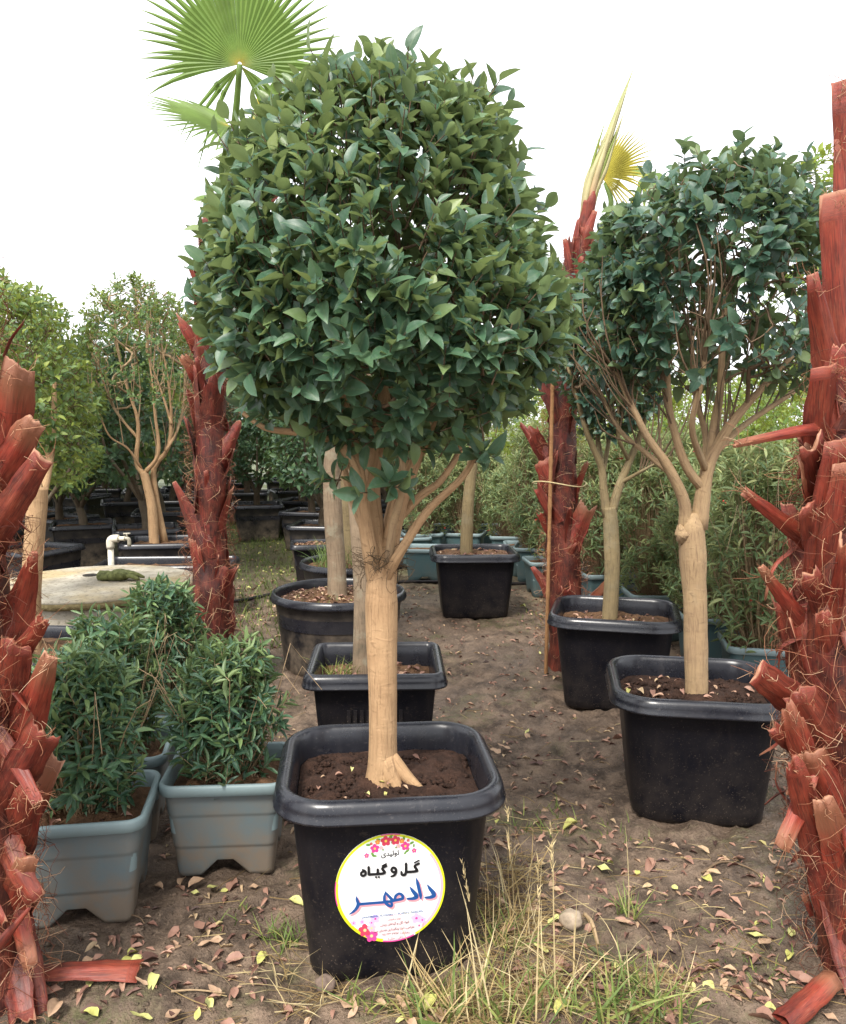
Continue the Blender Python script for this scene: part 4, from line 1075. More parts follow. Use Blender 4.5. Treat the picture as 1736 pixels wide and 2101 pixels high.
for (x, y, d) in ((330, 360, .6), (600, 330, .9), (520, 420, .9), (560, 300, .7)):      # more of its crown behind the clipped tree
    hub = A(x if x > 400 else 600, y, Y2 + d); petiole(tp2, og2, [A(458, 470, Y2), A(480, 420, Y2 + d * .5), hub], .02, .012, 'frond')
    fan(tp2, og2, hub, g2.normal(0, .4, 3) + [0, -.7, .5], (0, .2, 1), .45, -30, 210, 28, g2, 'frond', split=.55, droop=.3)

Y3 = 4.95
tp3, og3, g3 = far_palm('dark red palm tied to a bamboo stake, pale spear leaf on top', 1160, Y3, [(1158, 1200), (1154, 1080), (1152, 950), (1156, 820), (1168, 680), (1180, 560), (1188, 500)], [.105, .096, .088, .082, .076, .068, .05, .04], 62, 60)
# sheath and unopened spear leaf
for (x0, y0, x1, y1, w0, w1, c) in ((1185, 560, 1205, 470, 46, 28, .05), (1170, 560, 1160, 490, 18, 10, .0), (1192, 540, 1212, 400, 40, 22, .04), (1188, 520, 1222, 430, 30, 10, .0)):
    m = mpp(Y3); ac = boot(A(x0, y0, Y3 - .06), A(x1, y1, Y3 - .08), w0 * m, w1 * m, (0, -1, 0), g3, c, .3, .012, .4); ac.build('leaf_base', M['palm'], tp3, origin=og3)
m = mpp(Y3)
for k, (dx, tx, ty, w_) in enumerate(((0, 1301, 138, 9), (-4, 1285, 190, 9), (4, 1292, 165, 8), (-7, 1262, 255, 8), (7, 1280, 232, 8), (-10, 1238, 300, 7), (9, 1262, 285, 7), (2, 1272, 215, 9))):
    P = spline([A(1196 + dx * .4, 505, Y3 + .01 * (k % 3)), A(1211 + dx, 400, Y3 - .012 * (k % 4)), A(1211 + (tx - 1211) * .45 + dx * 1.1, 400 + (ty - 400) * .5, Y3 - .012 * (k % 4)), A(tx, ty, Y3 - .03)], 14)
    wd = np.interp(np.linspace(0, 1, 14), [0, .3, .6, .85, 1], [w_, w_, w_ * .8, w_ * .4, .4]) * m; V, F, F3, L = tube(P, wd, 4, True); ac = Acc(); ac.add(V, F, F3, np.clip(np.interp(V[:, 2], [P[0, 2], at(1240, 300, Y3).z, at(1301, 138, Y3).z], [1.0, .6, .35]) + .1 * ((k * 7) % 5 - 2) / 2, 0, 1), L); ac.build('spear_leaf', M['spear'], tp3, origin=og3)
for dx, s in ((-10, .75), (8, .6), (14, .5)):
    P = spline([A(1204 + dx * .3, 440, Y3 - .02), A(1225 + dx, 340, Y3 - .03), A(1252 + dx * (1.2 if dx < 0 else 1), 300 - 60 * s, Y3 - .03)], 8)
    V, F, F3, L = tube(P, np.linspace(7, .8, 8) * m, 5, True); ac = Acc(); ac.add(V, F, F3, .7, L); ac.build('leaflet', M['frond'], tp3, origin=og3)
hub = A(1234, 362, Y3 + .2); petiole(tp3, og3, [A(1200, 530, Y3), A(1252, 430, Y3 + .15), A(1243, 375, Y3 + .2)], .020, .014, 'frond')
fan(tp3, og3, hub, (-.45, -.8, .1), (.3, 0, .7), .34, 5, 120, 24, g3, 'frond_yellow', split=.55, droop=.25)
fan(tp3, og3, hub, (-.45, -.8, .1), (.3, 0, .7), .34, -35, 5, 7, g3, 'frond_yellow', split=.35, droop=.6)
hub = A(1322, 362, Y3 + .4); petiole(tp3, og3, [A(1200, 540, Y3), A(1290, 430, Y3 + .3), hub], .020, .014, 'frond')
fan(tp3, og3, hub, (.2, -.5, .8), (.2, 0, .2), .38, -60, 240, 30, g3, 'frond', split=.5, droop=.9)

# bamboo stake and its string
bs = gnd(1120, 1378); top = A(1133, 820, Y3 - .16)
t = thing('bamboo_stake', 'thin brown bamboo stake tied upright to the dark red palm', 'stake', (bs.x, bs.y, gh1(bs.x, bs.y)))
P = spline([np.array(bs) - [0, 0, .06], np.array(at(1127, 1100, (bs.y + Y3 - .16) / 2)), top, top + (top - np.array(bs)) * .25], 90)
rr = np.full(90, .011); rr[::9] = .0138; V, F, F3, L = tube(P, rr, 9, True); ac = Acc(); ac.add(V, F, F3, .5, L)
M['bamboo'] = bark_mat('bamboo', (.36, .19, .085), (.27, .135, .06), (.15, .07, .03)); ac.build('cane', M['bamboo'], t, origin=t.location)
zc = at(1150, 990, Y3).z; c = A(1153, 990, Y3); th = np.linspace(0, 2 * math.pi, 40); P = np.stack([c[0] - .02 + .155 * np.cos(th), c[1] - .02 + .15 * np.sin(th), zc + .015 * np.sin(th * 2)], 1)
V, F, F3, L = tube(P, .004, 5, False); ac = Acc(); ac.add(V, F, None, .8, L); tag(ac.build('string', M['straw']), 'pale string tied round the dark red palm and its bamboo stake', 'string')

# ------------------------------------------------------------------ concrete well, glove, tap
a = N('concrete'); gp = a.n('NewGeometry'); n1 = a.noise(gp.outputs['Position'], 5, 6, .65); n2 = a.noise(gp.outputs['Position'], 40, 5, .7); n3 = a.noise(gp.outputs['Position'], 2.2, 4)
col = a.mix(a.ramp(n1, [(.35, 0.), (.65, 1.)]), (.26, .23, .18), (.50, .45, .36)); col = a.mix(a.ramp(n3, [(.46, 0.), (.62, .75)]), col, (.36, .27, .13)); col = a.mix(a.ramp(n2, [(.50, 0.), (.66, .7)]), col, (.09, .08, .05))
M['concrete'] = a.fin(col, .9, a.bump(n2, .5, .006), .2)
M['moss_conc'] = soil_mat('mossy_concrete', (.13, .10, .045), (.25, .20, .10), (.06, .06, .02))
wx, wy = -1.98, 5.02; wz = gh1(wx, wy); WH = .53
well = thing('concrete_well', 'round concrete well ring with a pale weathered lid', 'well', (wx, wy, wz))
def disc_loft(prof, m=64, seed=0, rough=0.0):
    rings = []
    th = np.linspace(0, 2 * math.pi, m, endpoint=False)
    for r_, z_ in prof:
        k = r_ * (1 + rough * vn(np.stack([np.cos(th) * 3, np.sin(th) * 3, np.full(m, z_ * 4)], 1), 2, seed)); rings.append(np.stack([k * np.cos(th), k * np.sin(th), np.full(m, z_)], 1))
    V, F, F3 = loft(rings, True); c = len(V); e = (len(rings) - 1) * m; V = np.vstack([V, [[0, 0, prof[-1][1]]]])
    F3 = np.vstack([F3, np.stack([np.full(m, c), e + np.arange(m), e + (np.arange(m) + 1) % m], 1)]); return V, F, F3
V, F, F3 = disc_loft([(.54, -.05), (.54, WH - .07), (.53, WH - .062)], 64, 2, .01); ac = Acc(); ac.add(V, F, F3); ac.build('ring', M['concrete'], well)
V, F, F3 = disc_loft([(.57, WH - .06), (.585, WH - .05), (.59, WH - .02)], 64, 3, .02); ac = Acc(); ac.add(V, F, F3); ac.build('lid_edge', M['moss_conc'], well)
V, F, F3 = disc_loft([(.588, WH - .0195), (.580, WH - .004), (.55, WH), (.3, WH + .004), (.1, WH + .004)], 64, 3, .02); ac = Acc(); ac.add(V, F, F3); ac.build('lid', M['concrete'], well)
q = gnd(185, 1182, wz + WH); th = np.linspace(0, 6.28, 24, endpoint=False); V = np.stack([q.x - wx + .045 * np.cos(th), q.y - wy + .045 * np.sin(th), np.full(24, WH + .009)], 1)
V = np.vstack([V, [[q.x - wx, q.y - wy, WH + .009]]]); ac = Acc(); ac.add(V, None, np.stack([np.full(24, 24), np.arange(24), (np.arange(24) + 1) % 24], 1)); M['hole'] = simple('hole', (.02, .015, .01), .9); ac.build('hole', M['hole'], well)
M['glove'] = simple('glove', (.115, .125, .045), .9, .2, .25, 40)
gq = gnd(243, 1192, wz + WH); t = Acc(); base = np.array([gq.x, gq.y, wz + WH + .006])
u_ = np.linspace(0, math.pi, 14); v_ = np.linspace(0, 2 * math.pi, 22, endpoint=False); UU, VV = np.meshgrid(u_, v_, indexing='ij')
S = np.stack([np.sin(UU) * np.cos(VV) * .085, np.sin(UU) * np.sin(VV) * .06, np.cos(UU) * .035 + .030], -1).reshape(-1, 3); S *= (1 + .22 * fbm(S, 16, 3, 4))[:, None]; S[:, 2] = np.maximum(S[:, 2], 0.0)
ii = np.arange(13)[:, None] * 22; jj = np.arange(22)[None]; kk = (jj + 1) % 22; t.add(S + base, np.stack([ii + jj, ii + 22 + jj, ii + 22 + kk, ii + kk], -1).reshape(-1, 4))
for (ax, ay, l, z1, r_) in ((.06, -.03, .085, .012, .014), (.065, -.01, .10, .022, .015), (.06, .012, .09, .014, .014), (.05, .035, .07, .02, .013), (.0, -.05, .05, .03, .014)):
    d = np.array([1, (ay) * 6, 0]); d /= np.linalg.norm(d); P = spline([base + [ax * .5, ay * .8, .03], base + [ax, ay, z1 + .018] + d * l * .3, base + np.array([ax, ay, z1 * .6 + .006]) + d * l], 8)
    V, F, F3, L = tube(P, [r_, r_ * 1.05, r_, r_ * 1.02, r_ * .95, r_ * .9, r_ * .75, r_ * .4], 9, True, 3, .12, 40); V[:, 2] = np.maximum(V[:, 2], base[2] + .001); t.add(V, F, F3)
P = spline([base + [-.05, 0, .03], base + [-.085, .005, .032], base + [-.11, .008, .028]], 6); V, F, F3, L = tube(P, [.035, .04, .042, .040, .043, .044], 14, False, 5, .2, 30); V[:, 2] = base[2] + (V[:, 2] - base[2]) * .75; V[:, 2] = np.maximum(V[:, 2], base[2] + .001); t.add(V, F)
tag(t.build('work_glove', M['glove']), 'crumpled olive green work glove lying on the concrete lid', 'glove')
M['pvc'] = simple('pvc', (.62, .57, .46), .5, .4, .12, 20); M['brass'] = simple('tap_metal', (.30, .27, .20), .35, .6, .15)
tq = gnd(228, 1185); tY = 5.95; tx = at(228, 1150, tY).x; tz = gh1(tx, tY); topz = at(228, 1105, tY).z
tap = thing('standpipe', 'white plastic standpipe with a tap behind the concrete well', 'tap', (tx, tY, tz)); H_ = topz - tz
V, F, F3, L = tube(np.array([[0, 0, -.1], [0, 0, H_ * .5], [0, 0, H_ - .05]]), .021, 14); ac = Acc(); ac.add(V, F, F3); ac.build('pipe', M['pvc'], tap)
V, F, F3, L = tube(spline([(0, 0, H_ - .07), (0, 0, H_ - .02), (.012, 0, H_ - .004), (.035, 0, H_), (.06, 0, H_)], 12), .028, 14); ac = Acc(); ac.add(V, F, F3); ac.build('elbow', M['pvc'], tap)
V, F, F3, L = tube(np.array([[.055, 0, H_], [.09, 0, H_], [.105, 0, H_]]), [.016, .016, .02], 12); ac = Acc(); ac.add(V, F, F3); ac.build('nipple', M['pvc'], tap)
ac = Acc()
for P, r_ in (([(.10, 0, H_), (.125, 0, H_), (.135, 0, H_ - .015), (.135, 0, H_ - .055)], .014), ([(.12, 0, H_ + .005), (.12, 0, H_ + .035)], .007), ([(.095, 0, H_ + .035), (.145, 0, H_ + .037)], .006)):
    V, F, F3, L = tube(spline(P, 8), r_, 10); ac.add(V, F, F3)
ac.build('tap_valve', M['brass'], tap)

# ------------------------------------------------------------------ background: more planters, trees and shrubs
def bgpot(label, x, y, rot=0, w=.62, d=.6, h=.47, cr=.07, mats=('black_dusty', 'rim_black'), lip='mid', group=None):
    return planter('planter', label, (x, y), rot, w, d, h, cr, mats[0], mats[1], 'soil_litter', .06, .84, lip, group=group)
# left: pale trunk tree in front of the well
q = pot_at(72, 1322, .45)
PL0 = bgpot('empty-looking black planter half hidden between shaggy palm and concrete well', q[0], q[1], -6, .66, .6, .47)
def left_tree():
    Y = q[1]; g = np.random.default_rng(71); x0 = at(66, 1330, Y).x; b = np.array([x0, Y, soil_top(PL0) - .01]); a = lambda x, y, d=0: A(x, y, Y + d)
    tr = ([b - [0, 0, .03], b + [0, 0, .05], a(64, 1220), a(70, 1120), a(76, 1040), a(78, 1000)], [.050, .044, .043, .042, .044, .042])
    limbs = [([a(74, 1030), a(50, 940, .1), a(20, 850, .2), a(-20, 760, .3)], .03, .01), ([a(80, 1030), a(98, 960, .15), a(110, 870, .3), a(112, 780, .4)], .028, .01), ([a(78, 1010), a(60, 900, .3), a(70, 800, .5)], .024, .01)]
    rows = [(592, -70, 60), (630, -130, 105), (700, -170, 150), (800, -190, 182), (890, -180, 188), (960, -150, 160), (1000, -100, 110)]
    t = potted_tree('bushy yellow-green tree with smooth pale trunk in front of the concrete well', b, tr, limbs, rows, Y + .35, g, 'leaf_far', 'bark_tan', 640, 200, .050, .5, TM_OVAL, None, 110, .9, (.42, .26), extra=150)
left_tree()
ql = pot_at(331, 1103, .47)
PLT = bgpot('black planter holding the twin-stemmed tree behind the long ribbed trough', ql[0], ql[1], 8, .62, .6, .47)
def twin_tree():
    Y = ql[1]; g = np.random.default_rng(72); x0 = at(316, 1105, Y).x; b = np.array([x0, Y, soil_top(PLT) - .01]); a = lambda x, y, d=0: A(x, y, Y + d)
    tr = ([b - [0, 0, .03], b + [0, 0, .05], a(311, 1040), a(302, 995), a(295, 968)], [.046, .042, .040, .038, .036])
    limbs = [([b + [.07, .08, -.02], a(325, 1050, .08), a(316, 990, .06), a(318, 955, .05), a(345, 920, .05), a(352, 860, .05), a(345, 780), a(330, 700)], .036, .005),
             ([a(297, 975), a(280, 950), a(284, 890), a(280, 850), a(262, 800), a(242, 720), a(235, 640)], .024, .004),
             ([a(296, 972), a(325, 930, -.05), a(318, 850, -.05), a(312, 780, -.05), a(300, 700)], .020, .004),
             ([a(340, 925), a(365, 880, .1), a(378, 820, .15), a(380, 750, .2)], .015, .004), ([a(284, 900), a(250, 860, .1), a(225, 820, .15), a(200, 740, .2)], .013, .004),
             ([a(290, 960), a(262, 920, -.1), a(225, 895, -.2), a(205, 850, -.25)], .010, .005), ([a(352, 870), a(330, 800, .2), a(300, 720, .3)], .012, .004)]
    rows = [(560, 255, 290), (590, 205, 345), (640, 175, 390), (700, 165, 402), (770, 175, 402), (830, 195, 390)]
    keep = lambda p, n, h: 1.0 if h > .5 else .35
    potted_tree('open-branched tree with two pale stems and small leaves behind the concrete well', b, tr, limbs, rows, Y, g, 'leaf_far', 'bark_tan', 430, 120, .048, .5, TM_OVAL, keep, 260, .9, (.25, .2), extra=40, twmat='twig_pale', rtip=.0028, stems=55)
twin_tree()
qt = pot_at(345, 1150, .40)
TR = planter('planter', 'long ribbed black trough standing behind the concrete well', qt, 3, 1.05, .5, .42, .08, 'black_dusty', 'rim_black', 'soil_litter', .07, .86, 'mid')
for k in range(13):
    o = bpy.data.objects.new('rib', rbm); COL.objects.link(o); o.parent = TR; o.location = ((k - 6) * .03, -.203, .25); o.scale = (1, 1, .7); o.rotation_euler = (R(-5), 0, 0)

def proto_tree(seed, leafmat, H, rad, label, group, nsh=260, leafL=.075, dens=1.0, bark='bark_dark', trunkh=.85):
    g = np.random.default_rng(seed); b = np.array([0., 0., 0.])
    lean = g.normal(0, .04, 2); tp = np.array([lean[0], lean[1], trunkh])
    tr = ([b - [0, 0, .03], b + [lean[0] * .3, 0, trunkh * .4], tp * [1, 1, .8], tp], [.05, .043, .04, .036])
    limbs = []
    for k in range(5):
        th = k * 1.256 + g.uniform(0, .5); d = np.array([math.cos(th), math.sin(th), 0])
        limbs.append(([tp - [0, 0, .05], tp + d * rad * .25 + [0, 0, .18], tp + d * rad * .5 + [0, 0, .42], tp + d * rad * .6 + [0, 0, .7]], .024, .008))
    z0 = trunkh + .12; rows = ('m', [(z0, 0, rad * .55), (z0 + .15, 0, rad * .9), (z0 + (H - z0) * .45, 0, rad), (z0 + (H - z0) * .75, 0, rad * .85), (H - .08, 0, rad * .5), (H, 0, rad * .2)])
    return potted_tree(label, b, tr, limbs, rows, 0.0, g, leafmat, bark, nsh, 0, leafL, .52, TM_SMALL, None, 50, 1.0, (.3, .2), extra=60, group=group, nl=(6, 10))
gl = 'potted trees lining the path'
protos = [proto_tree(81, 'leaf_dark', 2.2, .62, 'dark green small-leaved potted tree lining the grassy path', gl, 460, .085, trunkh=.34), proto_tree(82, 'leaf_far', 2.35, .66, 'dark green small-leaved potted tree lining the grassy path', gl, 460, .08, trunkh=.42), proto_tree(83, 'leaf_dark', 2.0, .55, 'dark green small-leaved potted tree lining the grassy path', gl, 440, .085, trunkh=.25)]
bpp = planter('planter', 'black planter in the rows along the grassy path', (0, 0), 0, .64, .62, .46, .07, 'black_dusty', 'rim_black', 'soil_litter', .06, .84, 'mid', group='black planters along the path')
def place(o, x, y, z, rz, s=1.0):
    o.location = (x, y, z); o.rotation_euler = (0, 0, rz); o.scale = (s, s, s)
spots = [(-3.25, 6.9, 1), (-2.72, 8.2, 0), (-3.0, 9.6, 1), (-3.35, 11.2, 0), (-4.1, 8.0, 1), (-4.5, 9.8, 0), (-4.9, 12.0, 1), (-5.6, 9.0, 1), (-6.3, 11.2, 0), (-3.8, 13.2, 2), (-5.6, 14.5, 1), (-7.6, 13.0, 1),
         (-1.02, 8.5, 2), (-1.3, 9.8, 0), (-1.62, 11.2, 2), (-2.0, 12.9, 0), (-2.5, 15.0, 2), (-.75, 10.9, 0), (-1.0, 12.6, 0), (-3.6, 16.5, 0), (-4.9, 17.5, 2), (-1.6, 15.4, 1),
         (-.35, 9.6, 2), (-2.1, 10.6, 2), (-2.6, 12.4, 0), (-3.2, 14.6, 2), (-2.9, 18.0, 2), (-1.9, 17.4, 0), (-.6, 14.2, 2), (-3.5, 8.6, 2), (-4.9, 7.4, 2), (-6.8, 8.9, 1), (-7.8, 10.6, 0), (-6.6, 15.5, 2), (-8.9, 12.0, 2), (-4.3, 15.6, 2), (-.3, 16.5, 0), (-4.6, 20, 0), (-2.6, 21, 2), (-6.6, 19, 0), (-8.6, 17, 0), (-.9, 19.5, 2), (-10.5, 15, 0), (-3.9, 11.0, 2), (-4.25, 12.8, 2), (-5.0, 13.2, 2), (-5.4, 10.6, 2), (-3.45, 12.3, 2), (-6.0, 13, 2), (-4.0, 9.2, 2)]
used = set(); ufirst = True
for k, (x, y, v) in enumerate(spots):
    gz = gh1(x, y); pt = protos[v]
    zn = 0 if x < -2.2 and y < 10.5 else 1 if y < 13.5 and x >= -2.2 else 2
    o = pt if v not in used else copy_tree(pt); used.add(v); place(o, x, y, gz + .40, k * 1.7, .92 + .16 * ((k * 37) % 10) / 10)
    pp = bpp if ufirst else copy_tree(bpp); ufirst = False; place(pp, x, y, gz, .12 * ((k * 13) % 7 - 3))
    wh = ['beyond the concrete well and the standpipe', 'in the row behind the grassy round tub', 'at the far end of the grassy path'][zn]
    o['label'] = 'dark green leafy potted tree ' + wh; o['group'] = 'potted trees ' + wh; pp['label'] = 'black planter ' + wh; pp['group'] = 'black planters ' + wh
# bright shrubs closing the view
gb = 'bright bushy trees at the back of the nursery'
pb = [proto_tree(91, 'leaf_bright', 2.15, .80, 'bright yellow-green bushy tree at the back of the nursery', gb, 330, .07, trunkh=.35), proto_tree(92, 'leaf_bright', 1.95, .85, 'bright yellow-green bushy tree at the back of the nursery', gb, 330, .07, trunkh=.3)]
used = set()
bsp = [(-.1, 11.6), (1.1, 11.2), (2.4, 10.9), (3.6, 10.6), (4.9, 10.2), (6.1, 10.0), (.5, 13.2), (1.9, 13.0), (3.3, 12.8), (4.8, 12.5), (6.4, 12.2), (3.0, 9.2), (4.1, 8.6), (5.2, 8.2), (7.5, 11.5), (-8.2, 15.5), (-6.8, 16.5), (8.2, 14), (9.6, 13), (1.0, 15.2), (2.8, 15.4), (4.6, 15), (6.6, 14.6), (.2, 18), (2.4, 18.5), (5, 18), (7.5, 17.5), (10.5, 16), (12.5, 17.5), (-12, 19), (-9, 21), (-5.5, 23), (-2.5, 24.5), (.5, 24), (4, 23), (8, 22), (12, 22)]
for k, (x, y) in enumerate(bsp):
    v = k % 2; o = pb[v] if v not in used else copy_tree(pb[v]); used.add(v); place(o, x, y, gh1(x, y), k * 2.3, .95 + .2 * ((k * 29) % 10) / 10)
    wh = 'at the far end of the grassy path' if x < -.4 else 'just behind the shrub rows' if y < 12 else 'at the very back, behind other bright trees'
    o['label'] = 'bright yellow-green bushy tree ' + wh; o['group'] = 'bright bushy trees ' + wh
# yellowish tree showing above the right palm
proto = proto_tree(95, 'leaf_bright', 2.55, .55, 'pale green leafy tree behind the palm with cut stubs', None, 240, .065, trunkh=1.0); place(proto, 2.80, 5.6, gh1(2.80, 5.6) + .30, .5, 1.2)
proto = planter('planter', 'black planter under the pale green tree behind the palm', (2.80, 5.6), 5, .62, .6, .46, .08, 'black', 'rim_black', 'soil', .09, .84, 'mid')
# rows of narrow-leaved shrubs in teal pots
gs = 'narrow-leaved shrubs with red young leaves in teal pots'; gp_ = 'teal pots in the shrub rows'
sh = [shrub('grey-green narrow-leaved shrub dotted with red young leaves, growing in a row', None, tp_, .40, .40, sd, 430, 0, .085, 'leaf_hedge', 'shrub', (0, 0, 0), tint=(.42, .24), group=gs, flowers=9, asp=.2, nl=(8, 13)) for tp_, sd in ((1.10, 101), (1.0, 102), (1.18, 103))]
tpot = planter('planter', 'small teal plastic pot under the row of narrow-leaved shrubs', (0, 0), 0, .42, .40, .33, .06, 'teal', 'grey_green_rim', 'soil_litter', .05, .84, 'thin', True, group=gp_)
ssp = [(1.80, 4.35), (1.78, 5.05), (1.62, 5.75), (1.42, 6.45), (1.24, 7.1), (1.06, 7.75), (2.45, 4.7), (2.35, 5.6), (2.2, 6.4), (2.0, 7.2), (1.75, 8.0), (3.1, 5.2), (3.0, 6.4), (2.8, 7.5),
       (-.02, 8.75), (.45, 8.9), (.9, 8.6), (.2, 9.7), (.75, 9.7), (1.3, 9.3), (2.2, 8.6)]
used = set(); uf = True
for k, (x, y) in enumerate(ssp):
    v = k % 3; o = sh[v] if v not in used else copy_tree(sh[v]); used.add(v); gz = gh1(x, y); place(o, x, y, gz + .27, k * 1.9, .95 if y < 8.4 else .78)
    pp = tpot if uf else copy_tree(tpot); uf = False; place(pp, x, y, gz, .1 * (k % 5 - 2))
    wh = 'in the row along the bamboo stake and the speckled planter' if k < 6 else 'in the second row, behind other shrubs' if k < 14 else 'in the back row behind the lone black planter'
    o['label'] = 'grey-green narrow-leaved shrub ' + wh; o['group'] = 'narrow-leaved shrubs ' + wh; pp['label'] = 'small teal plastic pot ' + wh; pp['group'] = 'teal pots ' + wh
for k, (px, py) in enumerate(((875, 1118), (1077, 1108), (1125, 1140), (842, 1094))):
    x, y = pot_at(px, py, .33); pp = copy_tree(tpot); place(pp, x, y, gh1(x, y), .1 * (k - 1), .95)
    pp['label'] = ['narrow teal pot touching the lone black planter', 'teal pot right behind the lone black planter', 'pale teal pot at the foot of the dark red palm', 'teal pot under bare brown stems'][k]; del pp['group']
# black irrigation hose
def hose(label, pts, r=.016):
    P = [];
    for x, y in pts: q_ = gnd(x, y); P.append([q_.x, q_.y, gh1(q_.x, q_.y) + r * .8])
    V, F, F3, L = tube(spline(P, 30), r, 9, True); ac = Acc(); ac.add(V, F, F3, .5, L); tag(ac.build('hose', M['black']), label, 'hose')
hose('black irrigation hose ending at the mud-caked round tub', [(470, 1232), (510, 1226), (560, 1216), (620, 1214)])
hose('black irrigation hose running past the lone black planter', [(800, 1196), (850, 1195), (960, 1197), (1050, 1198), (1110, 1197)])

# ------------------------------------------------------------------ the round sticker on the main planter
def sticker():
    tap_, hh, rh_, ins, b_ = .83, .540, .058, .0475, .2975
    rotm = Matrix.Rotation(R(-5.5), 3, 'Z'); loc = P1.location
    def front(z): return -(b_ - ins) * (tap_ + (1 - tap_) * z / (hh - rh_))
    yf = p1xy[1] - .27
    for _ in range(4):
        c = rotm @ (at(801, 1822, yf) - loc); w = P1.matrix_basis.to_3x3(); dy = front(c.z); yf = (Matrix.Rotation(R(5.5), 3, 'Z') @ Vector((c.x, dy, c.z))).y + loc.y
    cx, cz = c.x, c.z; RAD = .1435
    def mapp(P2, off):
        P2 = np.asarray(P2, float); x = cx + P2[:, 0] * RAD; z = cz + P2[:, 1] * RAD * 1.09
        sag = np.maximum(0, np.abs(x) - .10) ** 2 * .1
        return np.stack([x, front(z) - off + sag, z], 1)
    def uv(x, y): return ((x - 870) / 783.0, (892 - y) / 783.0)
    cols = {'white': (.86, .86, .85), 'lime': (.60, .64, .02), 'pink': (.80, .42, .50), 'palepink': (.84, .60, .62), 'blue': (.012, .075, .26), 'ink': (.010, .010, .012), 'shadowpink': (.70, .30, .34),
            'magenta': (.66, .06, .27), 'rose': (.60, .05, .10), 'orange': (.75, .25, .06), 'leafgreen': (.14, .30, .06), 'lilac': (.52, .42, .72), 'grey': (.45, .45, .45), 'gold': (.62, .56, .25), 'mint': (.72, .84, .70), 'yellow': (.80, .60, .10)}
    MM = {k: simple('print_' + k, v, .32, .45, .02, 10) for k, v in cols.items()}
    root = {}
    def poly_obj(name, col, polys, off, parent):
        ac = Acc()
        for k, (P2, F3) in enumerate(polys):
            ac.add(mapp(P2, off + k * .000012), None, F3)
        return ac.build(name, MM[col], parent, smooth=False)
    def disc(u, v, r, ry=None, rot=0, m=24):
        th = np.linspace(0, 2 * math.pi, m, endpoint=False); ry = ry or r; x = r * np.cos(th); y = ry * np.sin(th)
        P = np.stack([u + x * math.cos(rot) - y * math.sin(rot), v + x * math.sin(rot) + y * math.cos(rot)], 1); P = np.vstack([P, [[u, v]]])
        return P, np.stack([np.full(m, m), np.arange(m), (np.arange(m) + 1) % m], 1)
    def ringp(r0, r1, a0=0, a1=360, m=90, c=(0, 0)):
        th = np.radians(np.linspace(a0, a1, m)); P = np.vstack([np.stack([c[0] + r0 * np.cos(th), c[1] + r0 * np.sin(th)], 1), np.stack([c[0] + r1 * np.cos(th), c[1] + r1 * np.sin(th)], 1)])
        i = np.arange(m - 1); return P, np.vstack([np.stack([i, i + m, i + m + 1], 1), np.stack([i, i + m + 1, i + 1], 1)])
    def stroke(pts, ws, dx=0, dy=0, grow_=0.0):
        P = np.array([uv(x + dx, y + dy) for x, y in pts]); n = max(8, len(pts) * 6); Q = spline(np.column_stack([P, np.zeros(len(P))]), n)[:, :2]
        w = (np.interp(np.linspace(0, 1, n), np.linspace(0, 1, len(ws)), ws) + grow_) / 783 / 2
        T = np.gradient(Q, axis=0); T = T / np.maximum(np.linalg.norm(T, axis=1, keepdims=True), 1e-9); Nn = np.stack([-T[:, 1], T[:, 0]], 1)
        V = np.vstack([Q + Nn * w[:, None], Q - Nn * w[:, None]]); i = np.arange(n - 1)
        out = [(V, np.vstack([np.stack([i, i + n, i + n + 1], 1), np.stack([i, i + n + 1, i + 1], 1)]))]
        for e in (0, -1): out.append(disc(Q[e][0], Q[e][1], max(w[e], .002), m=12))
        return out
    # disc with thickness
    P, F3 = disc(0, 0, 1.0, m=96); ac = Acc(); Vt = mapp(P, .0024); Vb = mapp(P, .0002); ac.add(Vt, None, F3); ac.add(Vb, None, F3)
    i = np.arange(96); ac.add(np.vstack([Vt[:96], Vb[:96]]), np.stack([i, 96 + i, 96 + (i + 1) % 96, (i + 1) % 96], 1))
    st = ac.build('sticker', MM['white'], P1, smooth=False); st['label'] = 'round white floral sticker with Persian lettering'
    poly_obj('border', 'mint', [ringp(.90, .965, 95, 215)], .0027, st)
    poly_obj('border', 'pink', [ringp(.915, .985, -62, 40)], .0027, st)
    poly_obj('border', 'lime', [ringp(.958, 1.0, 12, 172), ringp(.945, 1.0, 172, 262), ringp(.965, 1.0, -62, 12)], .0029, st)
    poly_obj('border', 'magenta', [ringp(.985, 1.004, 80, 100), ringp(.985, 1.004, 170, 196), ringp(.975, 1.0, 262, 296)], .0031, st)
    # pink panel at the bottom
    m = 40; th = np.radians(np.linspace(20, 160, m)); top = np.stack([.13 + .50 * np.cos(th), -.80 + .31 * np.sin(th)], 1); th2 = np.radians(np.linspace(236, 304, m)); bot = np.stack([.98 * np.cos(th2), .98 * np.sin(th2)], 1)[::-1]
    Pp = np.vstack([top, bot]); ii = np.arange(m - 1); poly_obj('panel', 'palepink', [(Pp, np.vstack([np.stack([ii, ii + 1, ii + m + 1], 1), np.stack([ii, ii + m + 1, ii + m], 1)]))], .0028, st)
    # flowers: petals round a centre
    def flower(name, col, x, y, r, n=5, ccol='yellow', off=.0031, inner=None):
        u, v = uv(x, y); r = r / 783.0; ps = [disc(u + r * .55 * math.cos(k * 6.283 / n + .4), v + r * .55 * math.sin(k * 6.283 / n + .4), r * .52, r * .44, k * 6.283 / n + .4, 14) for k in range(n)]
        f = poly_obj(name, col, ps, off, st)
        poly_obj(name, ccol, [disc(u, v, r * .26, m=12)], off + .0003, st)
